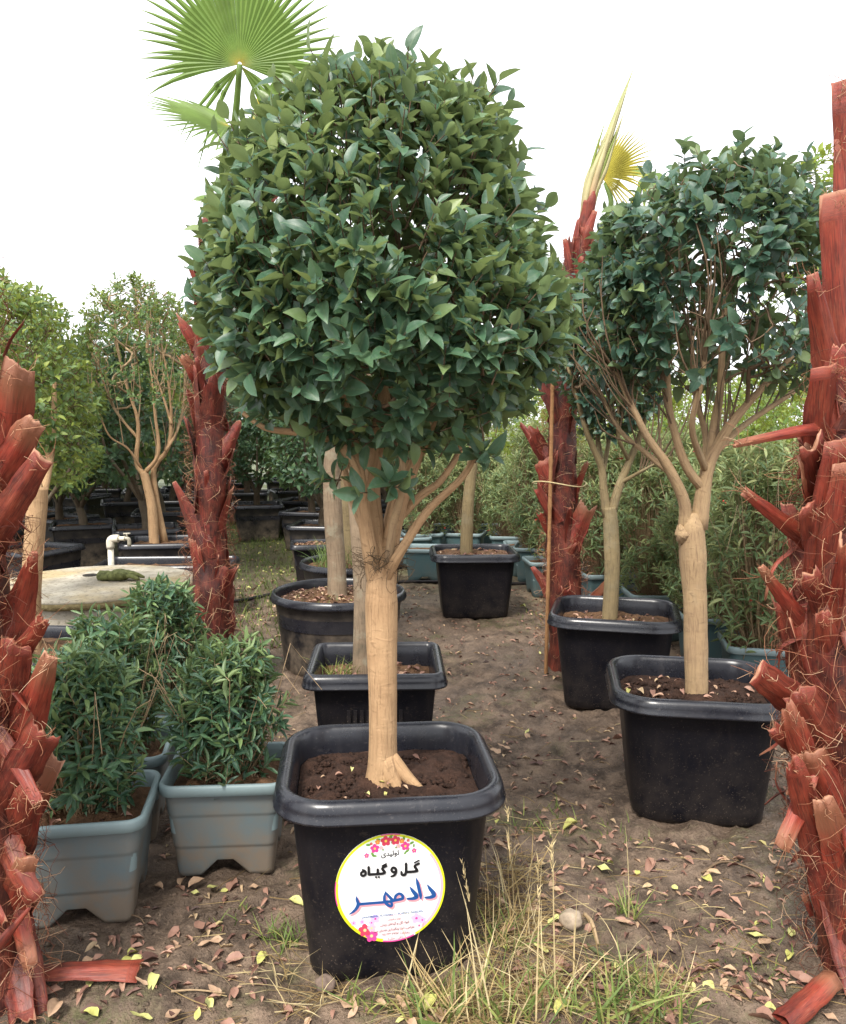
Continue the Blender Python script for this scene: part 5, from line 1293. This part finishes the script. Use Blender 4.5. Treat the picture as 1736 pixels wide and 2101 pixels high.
    for (x, y, r) in ((560, 250, 45), (620, 390, 50), (650, 410, 40), (760, 320, 35), (870, 160, 60), (905, 215, 50), (1060, 180, 45), (1115, 350, 50), (1080, 385, 38), (1170, 250, 45), (1200, 290, 34), (700, 180, 40), (960, 300, 38)):
        u, v = uv(x, y); poly_obj('printed_leaf', 'leafgreen', [disc(u, v, r / 783 * .75, r / 783 * .38, (x % 7) * .5, 12)], .0029, st)
    for a_ in ((650, 305, 62, 'magenta'), (535, 400, 34, 'magenta'), (805, 205, 72, 'rose'), (940, 200, 66, 'rose'), (690, 215, 36, 'orange'), (1030, 215, 36, 'orange'), (1080, 290, 62, 'magenta'), (1205, 360, 34, 'magenta'), (740, 300, 28, 'pink'), (985, 285, 34, 'pink'), (600, 235, 20, 'rose'), (1120, 212, 20, 'rose')):
        flower('printed_flower', a_[3], a_[0], a_[1], a_[2])
    for a_ in ((345, 1365, 40, 'lilac'), (465, 1355, 40, 'lilac'), (655, 1320, 62, 'lilac'), (600, 1375, 45, 'lilac'), (1245, 1345, 72, 'lilac'), (1330, 1375, 52, 'lilac'), (1285, 1455, 52, 'palepink'), (505, 1480, 90, 'rose'), (600, 1455, 60, 'pink'), (600, 1570, 88, 'magenta')):
        flower('printed_flower', a_[3], a_[0], a_[1], a_[2], 5, 'magenta' if a_[3] in ('lilac', 'palepink') else 'gold')
    # gold tendrils
    for pts in ([(650, 1245), (650, 1205), (700, 1190), (720, 1225), (690, 1240)], [(740, 1260), (820, 1215), (900, 1200), (930, 1150)], [(980, 1220), (1050, 1240), (1120, 1280), (1170, 1240), (1190, 1195)]):
        poly_obj('tendril', 'gold', stroke(pts, [6, 6, 4]), .0029, st)
    # large name
    name = [([(1398, 862), (1432, 915), (1478, 975), (1492, 1022), (1440, 1045), (1372, 1046)], [14, 44, 62, 60, 46, 30]),
            ([(1238, 758), (1258, 830), (1284, 940), (1300, 1010), (1306, 1062)], [12, 46, 50, 46, 16]),
            ([(1148, 880), (1182, 930), (1228, 990), (1240, 1030), (1190, 1050), (1116, 1048)], [14, 44, 60, 60, 46, 30]),
            ([(930, 1058), (945, 1000), (990, 968), (1036, 990), (1046, 1036), (1000, 1052), (900, 1066)], [38, 40, 38, 40, 44, 40, 40]),
            ([(905, 1064), (868, 1020), (825, 970), (795, 925)], [40, 42, 36, 10]), ([(800, 935), (784, 1000), (790, 1070), (830, 1120), (876, 1142), (892, 1110), (850, 1072), (800, 1075)], [14, 40, 42, 42, 44, 34, 28, 36]),
            ([(905, 1070), (780, 1080), (600, 1084), (420, 1090)], [38, 38, 38, 40]), ([(386, 972), (394, 1020), (412, 1082), (392, 1140), (340, 1195), (282, 1228)], [8, 40, 48, 48, 34, 10])]
    allp = []; allsh = []
    for pts, ws in name: allsh += stroke(pts, ws, 22, 28, 4); allp += stroke(pts, ws)
    poly_obj('lettering', 'shadowpink', allsh, .0033, st); poly_obj('lettering', 'blue', allp, .0042, st)
    head = [([(1272, 548), (1214, 582), (1246, 640), (1225, 658), (1095, 662)], [34, 36, 40, 40, 38]), ([(1272, 503), (1212, 533)], [22, 22]), ([(1090, 540), (1090, 650), (1074, 698), (1034, 696), (1024, 655)], [36, 38, 40, 38, 30]),
            ([(945, 650), (905, 652), (884, 618), (908, 588), (942, 606), (948, 655), (925, 698), (880, 714)], [34, 34, 36, 36, 38, 38, 36, 24]),
            ([(810, 560), (754, 592), (788, 645), (765, 664), (690, 668), (570, 670)], [34, 36, 40, 40, 38, 38]), ([(810, 528), (752, 556)], [22, 22]), ([(690, 605), (690, 665)], [36, 36]), ([(562, 565), (566, 668)], [38, 38]),
            ([(478, 598), (512, 620), (518, 662), (486, 684), (456, 668), (462, 632), (500, 625)], [30, 34, 36, 36, 34, 32, 26]), ([(666, 712), (667, 713)], [30, 30]), ([(706, 712), (707, 713)], [30, 30])]
    hp = []; hs_ = []
    for pts, ws in head: hs_ += stroke(pts, ws, 10, 14); hp += stroke(pts, ws)
    poly_obj('lettering', 'grey', hs_, .0030, st); poly_obj('lettering', 'ink', hp, .0037, st)
    # small print set in the built-in font
    FM = {'ا': (0xFE8D, 0xFE8E), 'ت': (0xFE95,), 'و': (0xFEED, 0xFEEE), 'ل': (0xFEDD,), 'ی': (0xFBFC,), 'د': (0xFEA9, 0xFEAA), 'ف': (0xFED1,), 'ر': (0xFEAD, 0xFEAE), 'ش': (0xFEB5,), 'ن': (0xFEE5,), 'ع': (0xFEC9,), 'گ': (0xFB92,), 'ک': (0xFB8E,),
          'ه': (0xFEE9,), 'ز': (0xFEAF, 0xFEB0), 'ط': (0xFEC1,), 'ح': (0xFEA1,), 'ج': (0xFE9D,), 'س': (0xFEB1,), 'ب': (0xFE8F,), 'ض': (0xFEBD,), 'ئ': (0xFE89,), 'م': (0xFEE1,)}
    def shape(txt):
        out = []
        for k, ch in enumerate(txt):
            if ch not in FM: out.append(ch); continue
            f = FM[ch]; pj = k > 0 and txt[k - 1] in FM and len(FM[txt[k - 1]]) == 1; nj = len(f) == 1 and k + 1 < len(txt) and txt[k + 1] in FM
            b0 = f[0]
            if len(f) == 2: out.append(chr(f[1] if pj else f[0]))
            else: out.append(chr(b0 + (3 if pj and nj else 1 if pj else 2 if nj else 0)))
        return ''.join(reversed(out))
    dg = bpy.context.evaluated_depsgraph_get
    def text(body, x, y, width, col, ang=3.0, off=.0036, wt=.0):
        cu = bpy.data.curves.new('lettering', 'FONT'); cu.body = body; cu.size = 1; cu.align_x = 'CENTER'; cu.offset = wt; cu.resolution_u = 3
        ob = bpy.data.objects.new('lettering', cu); COL.objects.link(ob); bpy.context.view_layer.update()
        me = ob.evaluated_get(dg()).to_mesh(); n = len(me.vertices)
        if n:
            co = np.zeros(n * 3); me.vertices.foreach_get('co', co); co = co.reshape(-1, 3)[:, :2]; me.calc_loop_triangles()
            tr = np.zeros(len(me.loop_triangles) * 3, int); me.loop_triangles.foreach_get('vertices', tr); tr = tr.reshape(-1, 3)
            lo = co.min(0); hi = co.max(0); s = width / 783.0 / (hi[0] - lo[0]); co = (co - (lo + hi) / 2) * s; u, v = uv(x, y); ca, sa = math.cos(R(ang)), math.sin(R(ang))
            P = np.stack([u + co[:, 0] * ca - co[:, 1] * sa, v + co[:, 0] * sa + co[:, 1] * ca], 1)
            poly_obj('lettering', col, [(P, tr)], off, st)
        ob.evaluated_get(dg()).to_mesh_clear(); bpy.data.objects.remove(ob); bpy.data.curves.remove(cu)
    text(shape('تولیدی'), 865, 392, 260, 'ink', 4, wt=.022)
    text('DAADMEHR  FLOWERS', 685, 1280, 450, 'blue', 3, wt=.012); text('AND', 942, 1268, 42, 'blue', 3); text('PLANTS  GARDEN', 1160, 1252, 360, 'blue', 3, wt=.012)
    text(': ' + shape('تولید و فروش'), 920, 1340, 200, 'ink', 3); text(shape('انواع گل و گیاهان زینتی'), 930, 1410, 415, 'ink', 4, wt=.008); text(shape('طراحی، اجرا ونگهداری فضای سبز'), 920, 1488, 590, 'ink', 4, wt=.008)
    text('۰۹۱۱ ۳۴۶ ۳۹۹۷  ' + shape('رضازاده'), 945, 1557, 400, 'ink', 3); text('( ' + shape('جزئی') + ' _ ' + shape('کلی') + ' )', 945, 1622, 215, 'ink', 3)
sticker()

# ------------------------------------------------------------------ loose things on the ground
gg = np.random.default_rng(303)
def blocked(x, y, mrg=.0):
    for p, w in ((P1, .28), (P2, .27), (P3, .40), (P4, .37), (P7, .31), (P8, .32), (P9, .31), (G1, .20), (G2, .20), (G3, .2), (G4, .2), (PL0, .3)):
        if abs(x - p.location.x) < w + mrg and abs(y - p.location.y) < w + mrg: return True
    return False
lt = []
for fold, droop, wv in ((.9, .2, .1), (.4, -.3, .12), (1.3, .4, -.1), (.2, .1, .2)):
    lt.append(leaf_tmpl('oval', 5, fold, droop, wv))
litter_meshes = {}
classes = [('pale yellow fallen leaf lying on the mud', .96), ('tan dry fallen leaf curled on the mud', .62), ('pinkish brown fallen leaf lying on the mud', .38), ('dark brown withered leaf pressed into the mud', .10), ('yellow-green fallen leaf lying on the mud', .87)]
for ci, (lab, tv) in enumerate(classes):
    for k, (V, F4, F3, UV) in enumerate(lt):
        me = make_mesh('fallen_leaf', V, [F4, F3], np.full(len(V), tv), UV); me.materials.append(M['litter']); litter_meshes[(ci, k)] = me
def drop_leaf(x, y, ci, L, flat=.2):
    z = gh1(x, y); o = bpy.data.objects.new('fallen_leaf', litter_meshes[(ci, int(gg.integers(0, 4)))]); COL.objects.link(o)
    o.location = (x, y, z + .008); o.scale = (L * gg.uniform(.42, .6), L, L); o.rotation_euler = (gg.normal(0, flat), gg.normal(0, flat), gg.uniform(0, 6.28))
    tag(o, classes[ci][0], 'leaf', 'scattered fallen leaves: ' + classes[ci][0].split(' fallen')[0].split(' withered')[0])
n = 0
while n < 285:
    px = gg.uniform(60, 1700); py = 2101 - 1000 * gg.random() ** 1.25
    if 600 < px < 1010 and py < 1980: continue
    q = gnd(px, py)
    if blocked(q.x, q.y, .02): continue
    ci = int(gg.choice([0, 1, 2, 3, 4], p=[.14, .26, .34, .19, .07])); drop_leaf(q.x, q.y, ci, .026 + .05 * gg.random() ** 1.3); n += 1
for px, py, ci, L in ((262, 1960, 4, .05), (245, 1975, 4, .045), (270, 1985, 0, .045), (428, 2043, 0, .04), (185, 2035, 0, .04), (1010, 1705, 4, .045), (1020, 1690, 4, .04), (1410, 2015, 0, .045), (1470, 1970, 4, .06), (545, 1955, 4, .05), (440, 1825, 0, .06), (470, 1830, 4, .05), (1450, 2020, 0, .05), (1300, 1905, 1, .05), (700, 2050, 1, .07), (500, 1960, 2, .06)):
    q = gnd(px, py); drop_leaf(q.x, q.y, ci, L)
# crumbs of leaf litter further back and between the large ones
def litter_stuff(name, label, n, region, Lr, asp, tints, cat, z=.004):
    lv = Leaves()
    for k in range(n):
        x, y = region()
        if blocked(x, y) or gg.random() > .12 + 1.6 * max(0, gh1(x * .83 + 11, y * .83) * 55 + .18): continue
        a = gg.uniform(0, 6.28); ax = np.array([math.cos(a), math.sin(a), gg.normal(0, .12)]); L = gg.uniform(*Lr)
        lv.add(np.array([x, y, 0.]), ax, np.array([gg.normal(0, .25), gg.normal(0, .25), 1.]), L, L * asp * gg.uniform(.6, 1.3), tints())
    P = np.array(lv.p); P[:, 2] = gh(P[:, 0], P[:, 1]) + z; lv.p = list(P)
    p, a, x, n_, L, W, t = lv.arrays(); V, F4, F3, UV = leaf_tmpl('narrow', 3, .9, .15, .1)
    X = V[None, :, 0:1] * (x * W[:, None])[:, None] + V[None, :, 1:2] * (a * L[:, None])[:, None] + V[None, :, 2:3] * (n_ * L[:, None])[:, None] + p[:, None]
    kk = len(V); off = (np.arange(len(p)) * kk)[:, None, None]; ac = Acc(); ac.add(X.reshape(-1, 3), (F4[None] + off).reshape(-1, 4), (F3[None] + off).reshape(-1, 3), np.repeat(t, kk), np.tile(UV, (len(p), 1)))
    o = ac.build(name, M['litter'], None, kind='stuff'); o['label'] = label; o['category'] = cat
def reg_mid():
    q = gnd(gg.uniform(150, 1640), 1205 + 860 * gg.random() ** 2.1); return q.x, q.y
def reg_path():
    y = gg.uniform(4.8, 12); return -1.25 - .17 * (y - 5) + gg.normal(0, .55), y
litter_stuff('leaf_litter', 'brown and reddish leaf litter strewn over the mud between the planters', 30000, reg_mid, (.018, .05), .34, lambda: float(np.clip(gg.choice([.05, .28, .46, .68], p=[.12, .30, .36, .22]) + gg.normal(0, .06), 0, 1)), 'leaf litter')
litter_stuff('leaf_litter', 'pale green and yellow leaf litter strewn along the grassy path', 2600, reg_path, (.03, .06), .5, lambda: float(np.clip(gg.choice([.1, .6, .85, .95], p=[.25, .25, .3, .2]) + gg.normal(0, .05), 0, 1)), 'leaf litter')

def blade(ac, p, d, h, w, bend, tint, segs=5):
    p = np.array(p, float); d = np.array(d, float); f = np.linspace(0, 1, segs)
    hd = np.array([math.cos(bend[0]), math.sin(bend[0]), 0]); P = p + d * (h * f)[:, None] + hd * (bend[1] * h * f ** 2)[:, None] - np.array([0, 0, 1.]) * (abs(bend[1]) * .35 * h * f ** 2.5)[:, None]
    s = np.cross(d, hd); s = s / max(np.linalg.norm(s), 1e-6) if np.linalg.norm(s) > .1 else np.array([1., 0, 0]); ww = w * (1 - f ** 2.2) + .0003
    V = np.vstack([P - s * ww[:, None] / 2, P + s * ww[:, None] / 2]); i = np.arange(segs - 1); ac.add(V, np.stack([i, i + segs, i + segs + 1, i + 1], 1), None, tint)
def up_dir(t): return np.array([gg.normal(0, t), gg.normal(0, t), 1.0])
def in_poly(fn, n, mk):
    ac = Acc()
    for k in range(n):
        r_ = fn()
        if r_ is None: continue
        mk(ac, *r_)
    return ac
def ellip(cx, cy, rx, ry):
    a = gg.uniform(0, 6.28); r_ = math.sqrt(gg.random()); q = gnd(cx + rx * r_ * math.cos(a), cy + ry * r_ * math.sin(a)); return q.x, q.y
def zone():
    zs = [(1000, 1990, 170, 110, .34), (930, 2050, 130, 60, .2), (1060, 1850, 80, 90, .16), (1230, 2040, 200, 60, .2), (640, 2000, 80, 70, .1)]
    k = int(gg.choice(len(zs), p=[z[4] for z in zs])); x, y = ellip(*zs[k][:4])
    return None if blocked(x, y, -.02) else (x, y)
# dry stalks standing
ac = Acc()
for k in range(360):
    r_ = zone()
    if r_ is None: continue
    x, y = r_; h = gg.uniform(.06, .22); blade(ac, (x, y, gh1(x, y) - .005), up_dir(.35), h, gg.uniform(.002, .0045), (gg.uniform(0, 6.28), gg.uniform(-.1, .9)), gg.uniform(.3, 1))
for (x0, y0, x1, y1) in ((1065, 2090, 1040, 1640), (1140, 2060, 1130, 1690), (1290, 1890, 1295, 1690), (900, 2100, 810, 1945), (880, 2100, 825, 1940), (1010, 2095, 945, 1755), (960, 2000, 905, 1905), (1120, 2000, 1075, 1790), (1000, 1960, 925, 1880), (1160, 2090, 1200, 1850), (985, 2090, 960, 1850), (1100, 2095, 1105, 1760)):
    q = np.array(gnd(x0, min(y0, 2097))); e = A(x1, y1, q[1] - .02); v = e - q; h = np.linalg.norm(v); blade(ac, q, v / h, h, .0042, (gg.uniform(0, 6.28), gg.uniform(-.12, .12)), gg.uniform(.7, 1), 9)
    if y0 - y1 > 300:
        for kk in range(26): f = gg.uniform(.72, .99); blade(ac, q + v * f, v / h + gg.normal(0, .25, 3), .02, .003, (gg.uniform(0, 6.28), .2), .75, 3)
ob = ac.build('dry_grass', M['straw'], None, kind='stuff'); tag(ob, 'dry straw-coloured grass stalks around the planter with the sticker', 'grass')
# straw lying
ac = Acc()
for k in range(4200):
    if k < 1700: r_ = zone()
    else:
        q = gnd(gg.uniform(400, 1650), 1450 + 650 * gg.random()); r_ = None if blocked(q.x, q.y) or gg.random() > .25 + max(0, gh1(q.x * .7 + 23, q.y * .7) * 50 + .3) else (q.x, q.y)
    if r_ is None: continue
    x, y = r_; a = gg.uniform(0, 6.28); blade(ac, (x, y, gh1(x, y) + .008 + .01 * gg.random()), (math.cos(a), math.sin(a), gg.normal(.02, .10)), gg.uniform(.03, .16), gg.uniform(.0015, .0035), (a + gg.choice([-1.5, 1.5]), gg.uniform(0, .35)), gg.uniform(.0, .95), 5)
ob = ac.build('straw', M['straw'], None, kind='stuff'); tag(ob, 'thin dry straw and stalks lying flat on the mud', 'straw')
# green grass
ac = Acc()
def tuft(px, py, rx, n, h0, h1, w=.004, t=(.2, .9), sp=.4):
    for k in range(n):
        x, y = ellip(px, py, rx, rx * .5)
        if blocked(x, y, -.03): continue
        blade(ac, (x, y, gh1(x, y) - .004), up_dir(sp), gg.uniform(h0, h1), gg.uniform(.6, 1.2) * w, (gg.uniform(0, 6.28), gg.uniform(.0, .9)), gg.uniform(*t))
for a_ in ((1285, 1880, 25, 40, .04, .12), (890, 2060, 60, 24, .05, .14), (1000, 2070, 70, 26, .06, .16), (1130, 2075, 60, 26, .06, .16), (1270, 2040, 60, 40, .05, .14), (1370, 2080, 60, 30, .05, .14), (590, 1935, 50, 60, .03, .09), (760, 2060, 60, 40, .03, .1), (640, 1930, 40, 40, .03, .09), (1130, 1680, 80, 50, .02, .07), (1290, 1690, 60, 30, .02, .06), (1045, 1930, 50, 40, .05, .16), (1090, 1270, 40, 60, .02, .05), (470, 1890, 60, 20, .02, .05), (1400, 2000, 200, 60, .01, .04), (1560, 1950, 120, 60, .01, .04)): tuft(*a_)
for a_ in ((1040, 2090, 60, 16, .08, .20, .008, (.4, 1), .5), (1230, 2085, 70, 18, .08, .16, .009, (.2, .9), .6), (880, 2095, 50, 20, .08, .18, .008, (.3, 1), .5), (1350, 2095, 60, 16, .06, .14, .008, (.2, .8), .6)): tuft(*a_)
for k in range(5200):
    y = gg.uniform(5.2, 15); s = gg.choice([-1, 1]); x = -1.3 - .17 * (y - 5) + s * abs(gg.normal(.45, .3)) - .1
    if blocked(x, y): continue
    blade(ac, (x, y, gh1(x, y) - .004), up_dir(.35), gg.uniform(.04, .13), .006, (gg.uniform(0, 6.28), gg.uniform(0, .8)), gg.uniform(0, .8), 3)
ob = ac.build('grass', M['grass'], None, kind='stuff'); tag(ob, 'green grass tufts on the mud and along the path', 'grass')
# weeds growing in the planters
def weeds(pot, label, n, h, rx, off=(0, 0), t=(.0, .6), w=.005, cat='grass', nm='grass'):
    ac = Acc()
    for k in range(n):
        a = gg.uniform(0, 6.28); r_ = rx * math.sqrt(gg.random()); x = pot.location.x + off[0] + r_ * math.cos(a); y = pot.location.y + off[1] + r_ * math.sin(a)
        blade(ac, (x, y, soil_top(pot) - .035), up_dir(.3), gg.uniform(*h), w * gg.uniform(.6, 1.2), (gg.uniform(0, 6.28), gg.uniform(0, .9)), gg.uniform(*t))
    ob = ac.build(nm, M['grass'], None, kind='stuff'); tag(ob, label, cat)
weeds(P4, 'bright green grass growing in the round tub', 420, (.08, .26), .30)
weeds(P3, 'short weeds growing in the mud-caked round tub', 60, (.03, .07), .3, t=(.2, .7))
weeds(P2, 'thin weeds growing in the ribbed planter', 70, (.05, .15), .09, (-.15, -.02), (.3, 1))
# leaf litter lying in the planters
def pot_litter(pot, label, n, rx, tv, L=(.02, .045)):
    lv = Leaves()
    for k in range(n):
        a = gg.uniform(0, 6.28); b = gg.uniform(0, 6.28); r_ = rx * math.sqrt(gg.random()); p = np.array([pot.location.x + r_ * math.cos(a), pot.location.y + r_ * math.sin(a), soil_top(pot) + .004 + .010 * gg.random() - .020 * (r_ / rx) ** 2])
        l = gg.uniform(*L); lv.add(p, np.array([math.cos(b), math.sin(b), gg.normal(0, .2)]), np.array([gg.normal(0, .3), gg.normal(0, .3), 1]), l, l * .45, float(np.clip(gg.normal(*tv), 0, 1)))
    p, a, x, n_, L_, W, t = lv.arrays(); V, F4, F3, UV = lt[0]
    X = V[None, :, 0:1] * (x * W[:, None])[:, None] + V[None, :, 1:2] * (a * L_[:, None])[:, None] + V[None, :, 2:3] * (n_ * L_[:, None])[:, None] + p[:, None]
    kk = len(V); off = (np.arange(len(p)) * kk)[:, None, None]; ac = Acc(); ac.add(X.reshape(-1, 3), (F4[None] + off).reshape(-1, 4), (F3[None] + off).reshape(-1, 3), np.repeat(t, kk), np.tile(UV, (len(p), 1)))
    o = ac.build('leaf_litter', M['litter'], None, kind='stuff'); tag(o, label, 'leaf litter')
pot_litter(P1, 'few pale leaf scraps on the soil of the planter with the sticker', 26, .24, (.6, .3), (.012, .035))
pot_litter(P2, 'brown leaf litter in the ribbed planter', 130, .22, (.45, .2)); pot_litter(P3, 'orange-brown leaf litter in the mud-caked round tub', 260, .34, (.45, .2)); pot_litter(P5, 'orange leaf litter in the small low planter', 80, .18, (.5, .15))
pot_litter(P8, 'brown leaf litter in the planter beside the bamboo stake', 90, .26, (.35, .2)); pot_litter(P9, 'tan leaf scraps in the speckled planter', 30, .25, (.5, .2), (.02, .05)); pot_litter(P7, 'brown leaf litter in the lone black planter', 70, .26, (.3, .2))
for gk, (pp, lab) in enumerate(((G1, 'brown litter under the shrub beside the leaning palm'), (G2, 'brown litter under the shrub next to the sticker planter'))): pot_litter(pp, lab, 60, .15, (.35, .2))
# stones
def stone(label, px, py, r, seed, sq=.85):
    q = gnd(px, py); u_ = np.linspace(0, math.pi, 18); v_ = np.linspace(0, 2 * math.pi, 28, endpoint=False); UU, VV = np.meshgrid(u_, v_, indexing='ij')
    S = np.stack([np.sin(UU) * np.cos(VV), np.sin(UU) * np.sin(VV) * .9, np.cos(UU) * sq], -1).reshape(-1, 3); S *= (1 + .13 * fbm(S, 1.6, 3, seed))[:, None]; S *= r
    ii = np.arange(17)[:, None] * 28; jj = np.arange(28)[None]; kk = (jj + 1) % 28; ac = Acc(); ac.add(S, np.stack([ii + jj, ii + 28 + jj, ii + 28 + kk, ii + kk], -1).reshape(-1, 4))
    o = ac.build('stone', M['stone'] if seed == 1 else M['stone_brown']); o.location = (q.x, q.y, gh1(q.x, q.y) + r * sq * .9); tag(o, label, 'stone')
M['stone'] = simple('stone', (.33, .26, .19), .85, .25, .2, 45); M['stone_brown'] = simple('stone_brown', (.16, .115, .09), .85, .25, .2, 45)
stone('pale rounded stone lying on open mud by the grass', 1172, 1906, .032, 1); stone('brown rounded stone at the bottom corner of the planter with the sticker', 668, 2026, .028, 2)
# fallen palm leaf base, red stub, sticks
g5 = np.random.default_rng(77)
q0, q1 = np.array(gnd(60, 2030)), np.array(gnd(290, 2018)); ac = boot(q0 + [0, 0, .05], q1 + [0, 0, .045], .05, .075, (0, -.25, 1), g5, -.02, .20, .008, .12, tint=.55); tag(ac.build('palm_leaf_base', M['palm']), 'flat reddish cut palm leaf base lying on the mud', 'leaf base')
q0, q1 = np.array(gnd(1610, 2130)), np.array(gnd(1712, 2050)); ac = boot(q0 + [0, 0, .05], q1 + [0, 0, .07], .06, .055, (0, -.5, 1), g5, .02, .25, .02, .08, tint=.9); tag(ac.build('palm_leaf_base', M['palm']), 'stubby bright red palm leaf base lying below the palm with cut stubs', 'leaf base')
def stick(label, pts, r, mat='twig'):
    P = []
    for x, y in pts: q = gnd(x, y); P.append([q.x, q.y, gh1(q.x, q.y) + r + .006])
    V, F, F3, L = tube(spline(P, 16), np.linspace(r, r * .6, 16), 7, True, 3, .15, 60); ac = Acc(); ac.add(V, F, F3, .5, L); tag(ac.build('stick', M[mat]), label, 'stick')
M['greenstem'] = simple('greenstem', (.10, .12, .05), .6)
stick('long dark green stem lying through the dry grass', [(1205, 1935), (1260, 1985), (1330, 2040), (1360, 2096)], .006, 'greenstem'); stick('short thick twig lying beside the pale stone', [(1200, 1885), (1215, 1905), (1228, 1930)], .007, 'twig_pale')
stick('straight pale stalk lying among brown leaves', [(352, 2052), (400, 2040), (462, 2035)], .003, 'twig_pale'); stick('thin curved twig lying in front of the grey-green planter', [(200, 1880), (250, 1878), (285, 1890), (297, 1902)], .003)
stick('bent brown stem lying across the mud in front of the speckled planter', [(1250, 1850), (1290, 1870), (1330, 1905), (1345, 1930)], .0035); stick('thin twig lying near the grass tuft', [(1440, 1790), (1480, 1775), (1530, 1782), (1570, 1800)], .004)

# crumbs of soil, on the ground and in the near planters
ico = np.array([[0, 0, 1], [.9, 0, .3], [.28, .85, .3], [-.73, .53, .3], [-.73, -.53, .3], [.28, -.85, .3], [0, 0, -.6]])
icf = np.array([[0, 1, 2], [0, 2, 3], [0, 3, 4], [0, 4, 5], [0, 5, 1], [6, 2, 1], [6, 3, 2], [6, 4, 3], [6, 5, 4], [6, 1, 5]])
def crumbs(name, label, pts, sizes, mat):
    ac = Acc(); V = []; n_ = len(pts)
    for p, r_ in zip(pts, sizes):
        a = gg.uniform(0, 6.28); c, s_ = math.cos(a), math.sin(a); Q = ico * gg.uniform(.7, 1.3, (7, 3)) * r_
        V.append(np.stack([Q[:, 0] * c - Q[:, 1] * s_, Q[:, 0] * s_ + Q[:, 1] * c, Q[:, 2] * .8], 1) + p)
    off = (np.arange(n_) * 7)[:, None, None]; ac.add(np.concatenate(V), None, (icf[None] + off).reshape(-1, 3))
    tag(ac.build(name, M[mat], None, kind='stuff'), label, 'soil')
pts = []; sz = []
for pot, n_ in ((P1, 2600), (P9, 2000)):
    for k in range(n_):
        x = gg.uniform(-.23, .23); y = gg.uniform(-.21, .21); rr_ = max(abs(x) / .25, abs(y) / .24)
        pts.append(np.array([pot.location.x + x, pot.location.y + y, soil_top(pot) - .02 * rr_ ** 2 - .004])); sz.append(.0025 + .012 * gg.random() ** 3)
crumbs('soil_crumbs', 'dark crumbly soil clods in the two large near planters', pts, sz, 'soil')
pts = []; sz = []
for k in range(2600):
    q = gnd(gg.uniform(60, 1700), 2101 - 800 * gg.random() ** 1.1)
    if blocked(q.x, q.y): continue
    pts.append(np.array([q.x, q.y, gh1(q.x, q.y) - .001])); sz.append(.002 + .011 * gg.random() ** 4)
crumbs('mud_crumbs', 'small mud clods scattered over the open ground', pts, sz, 'mud')
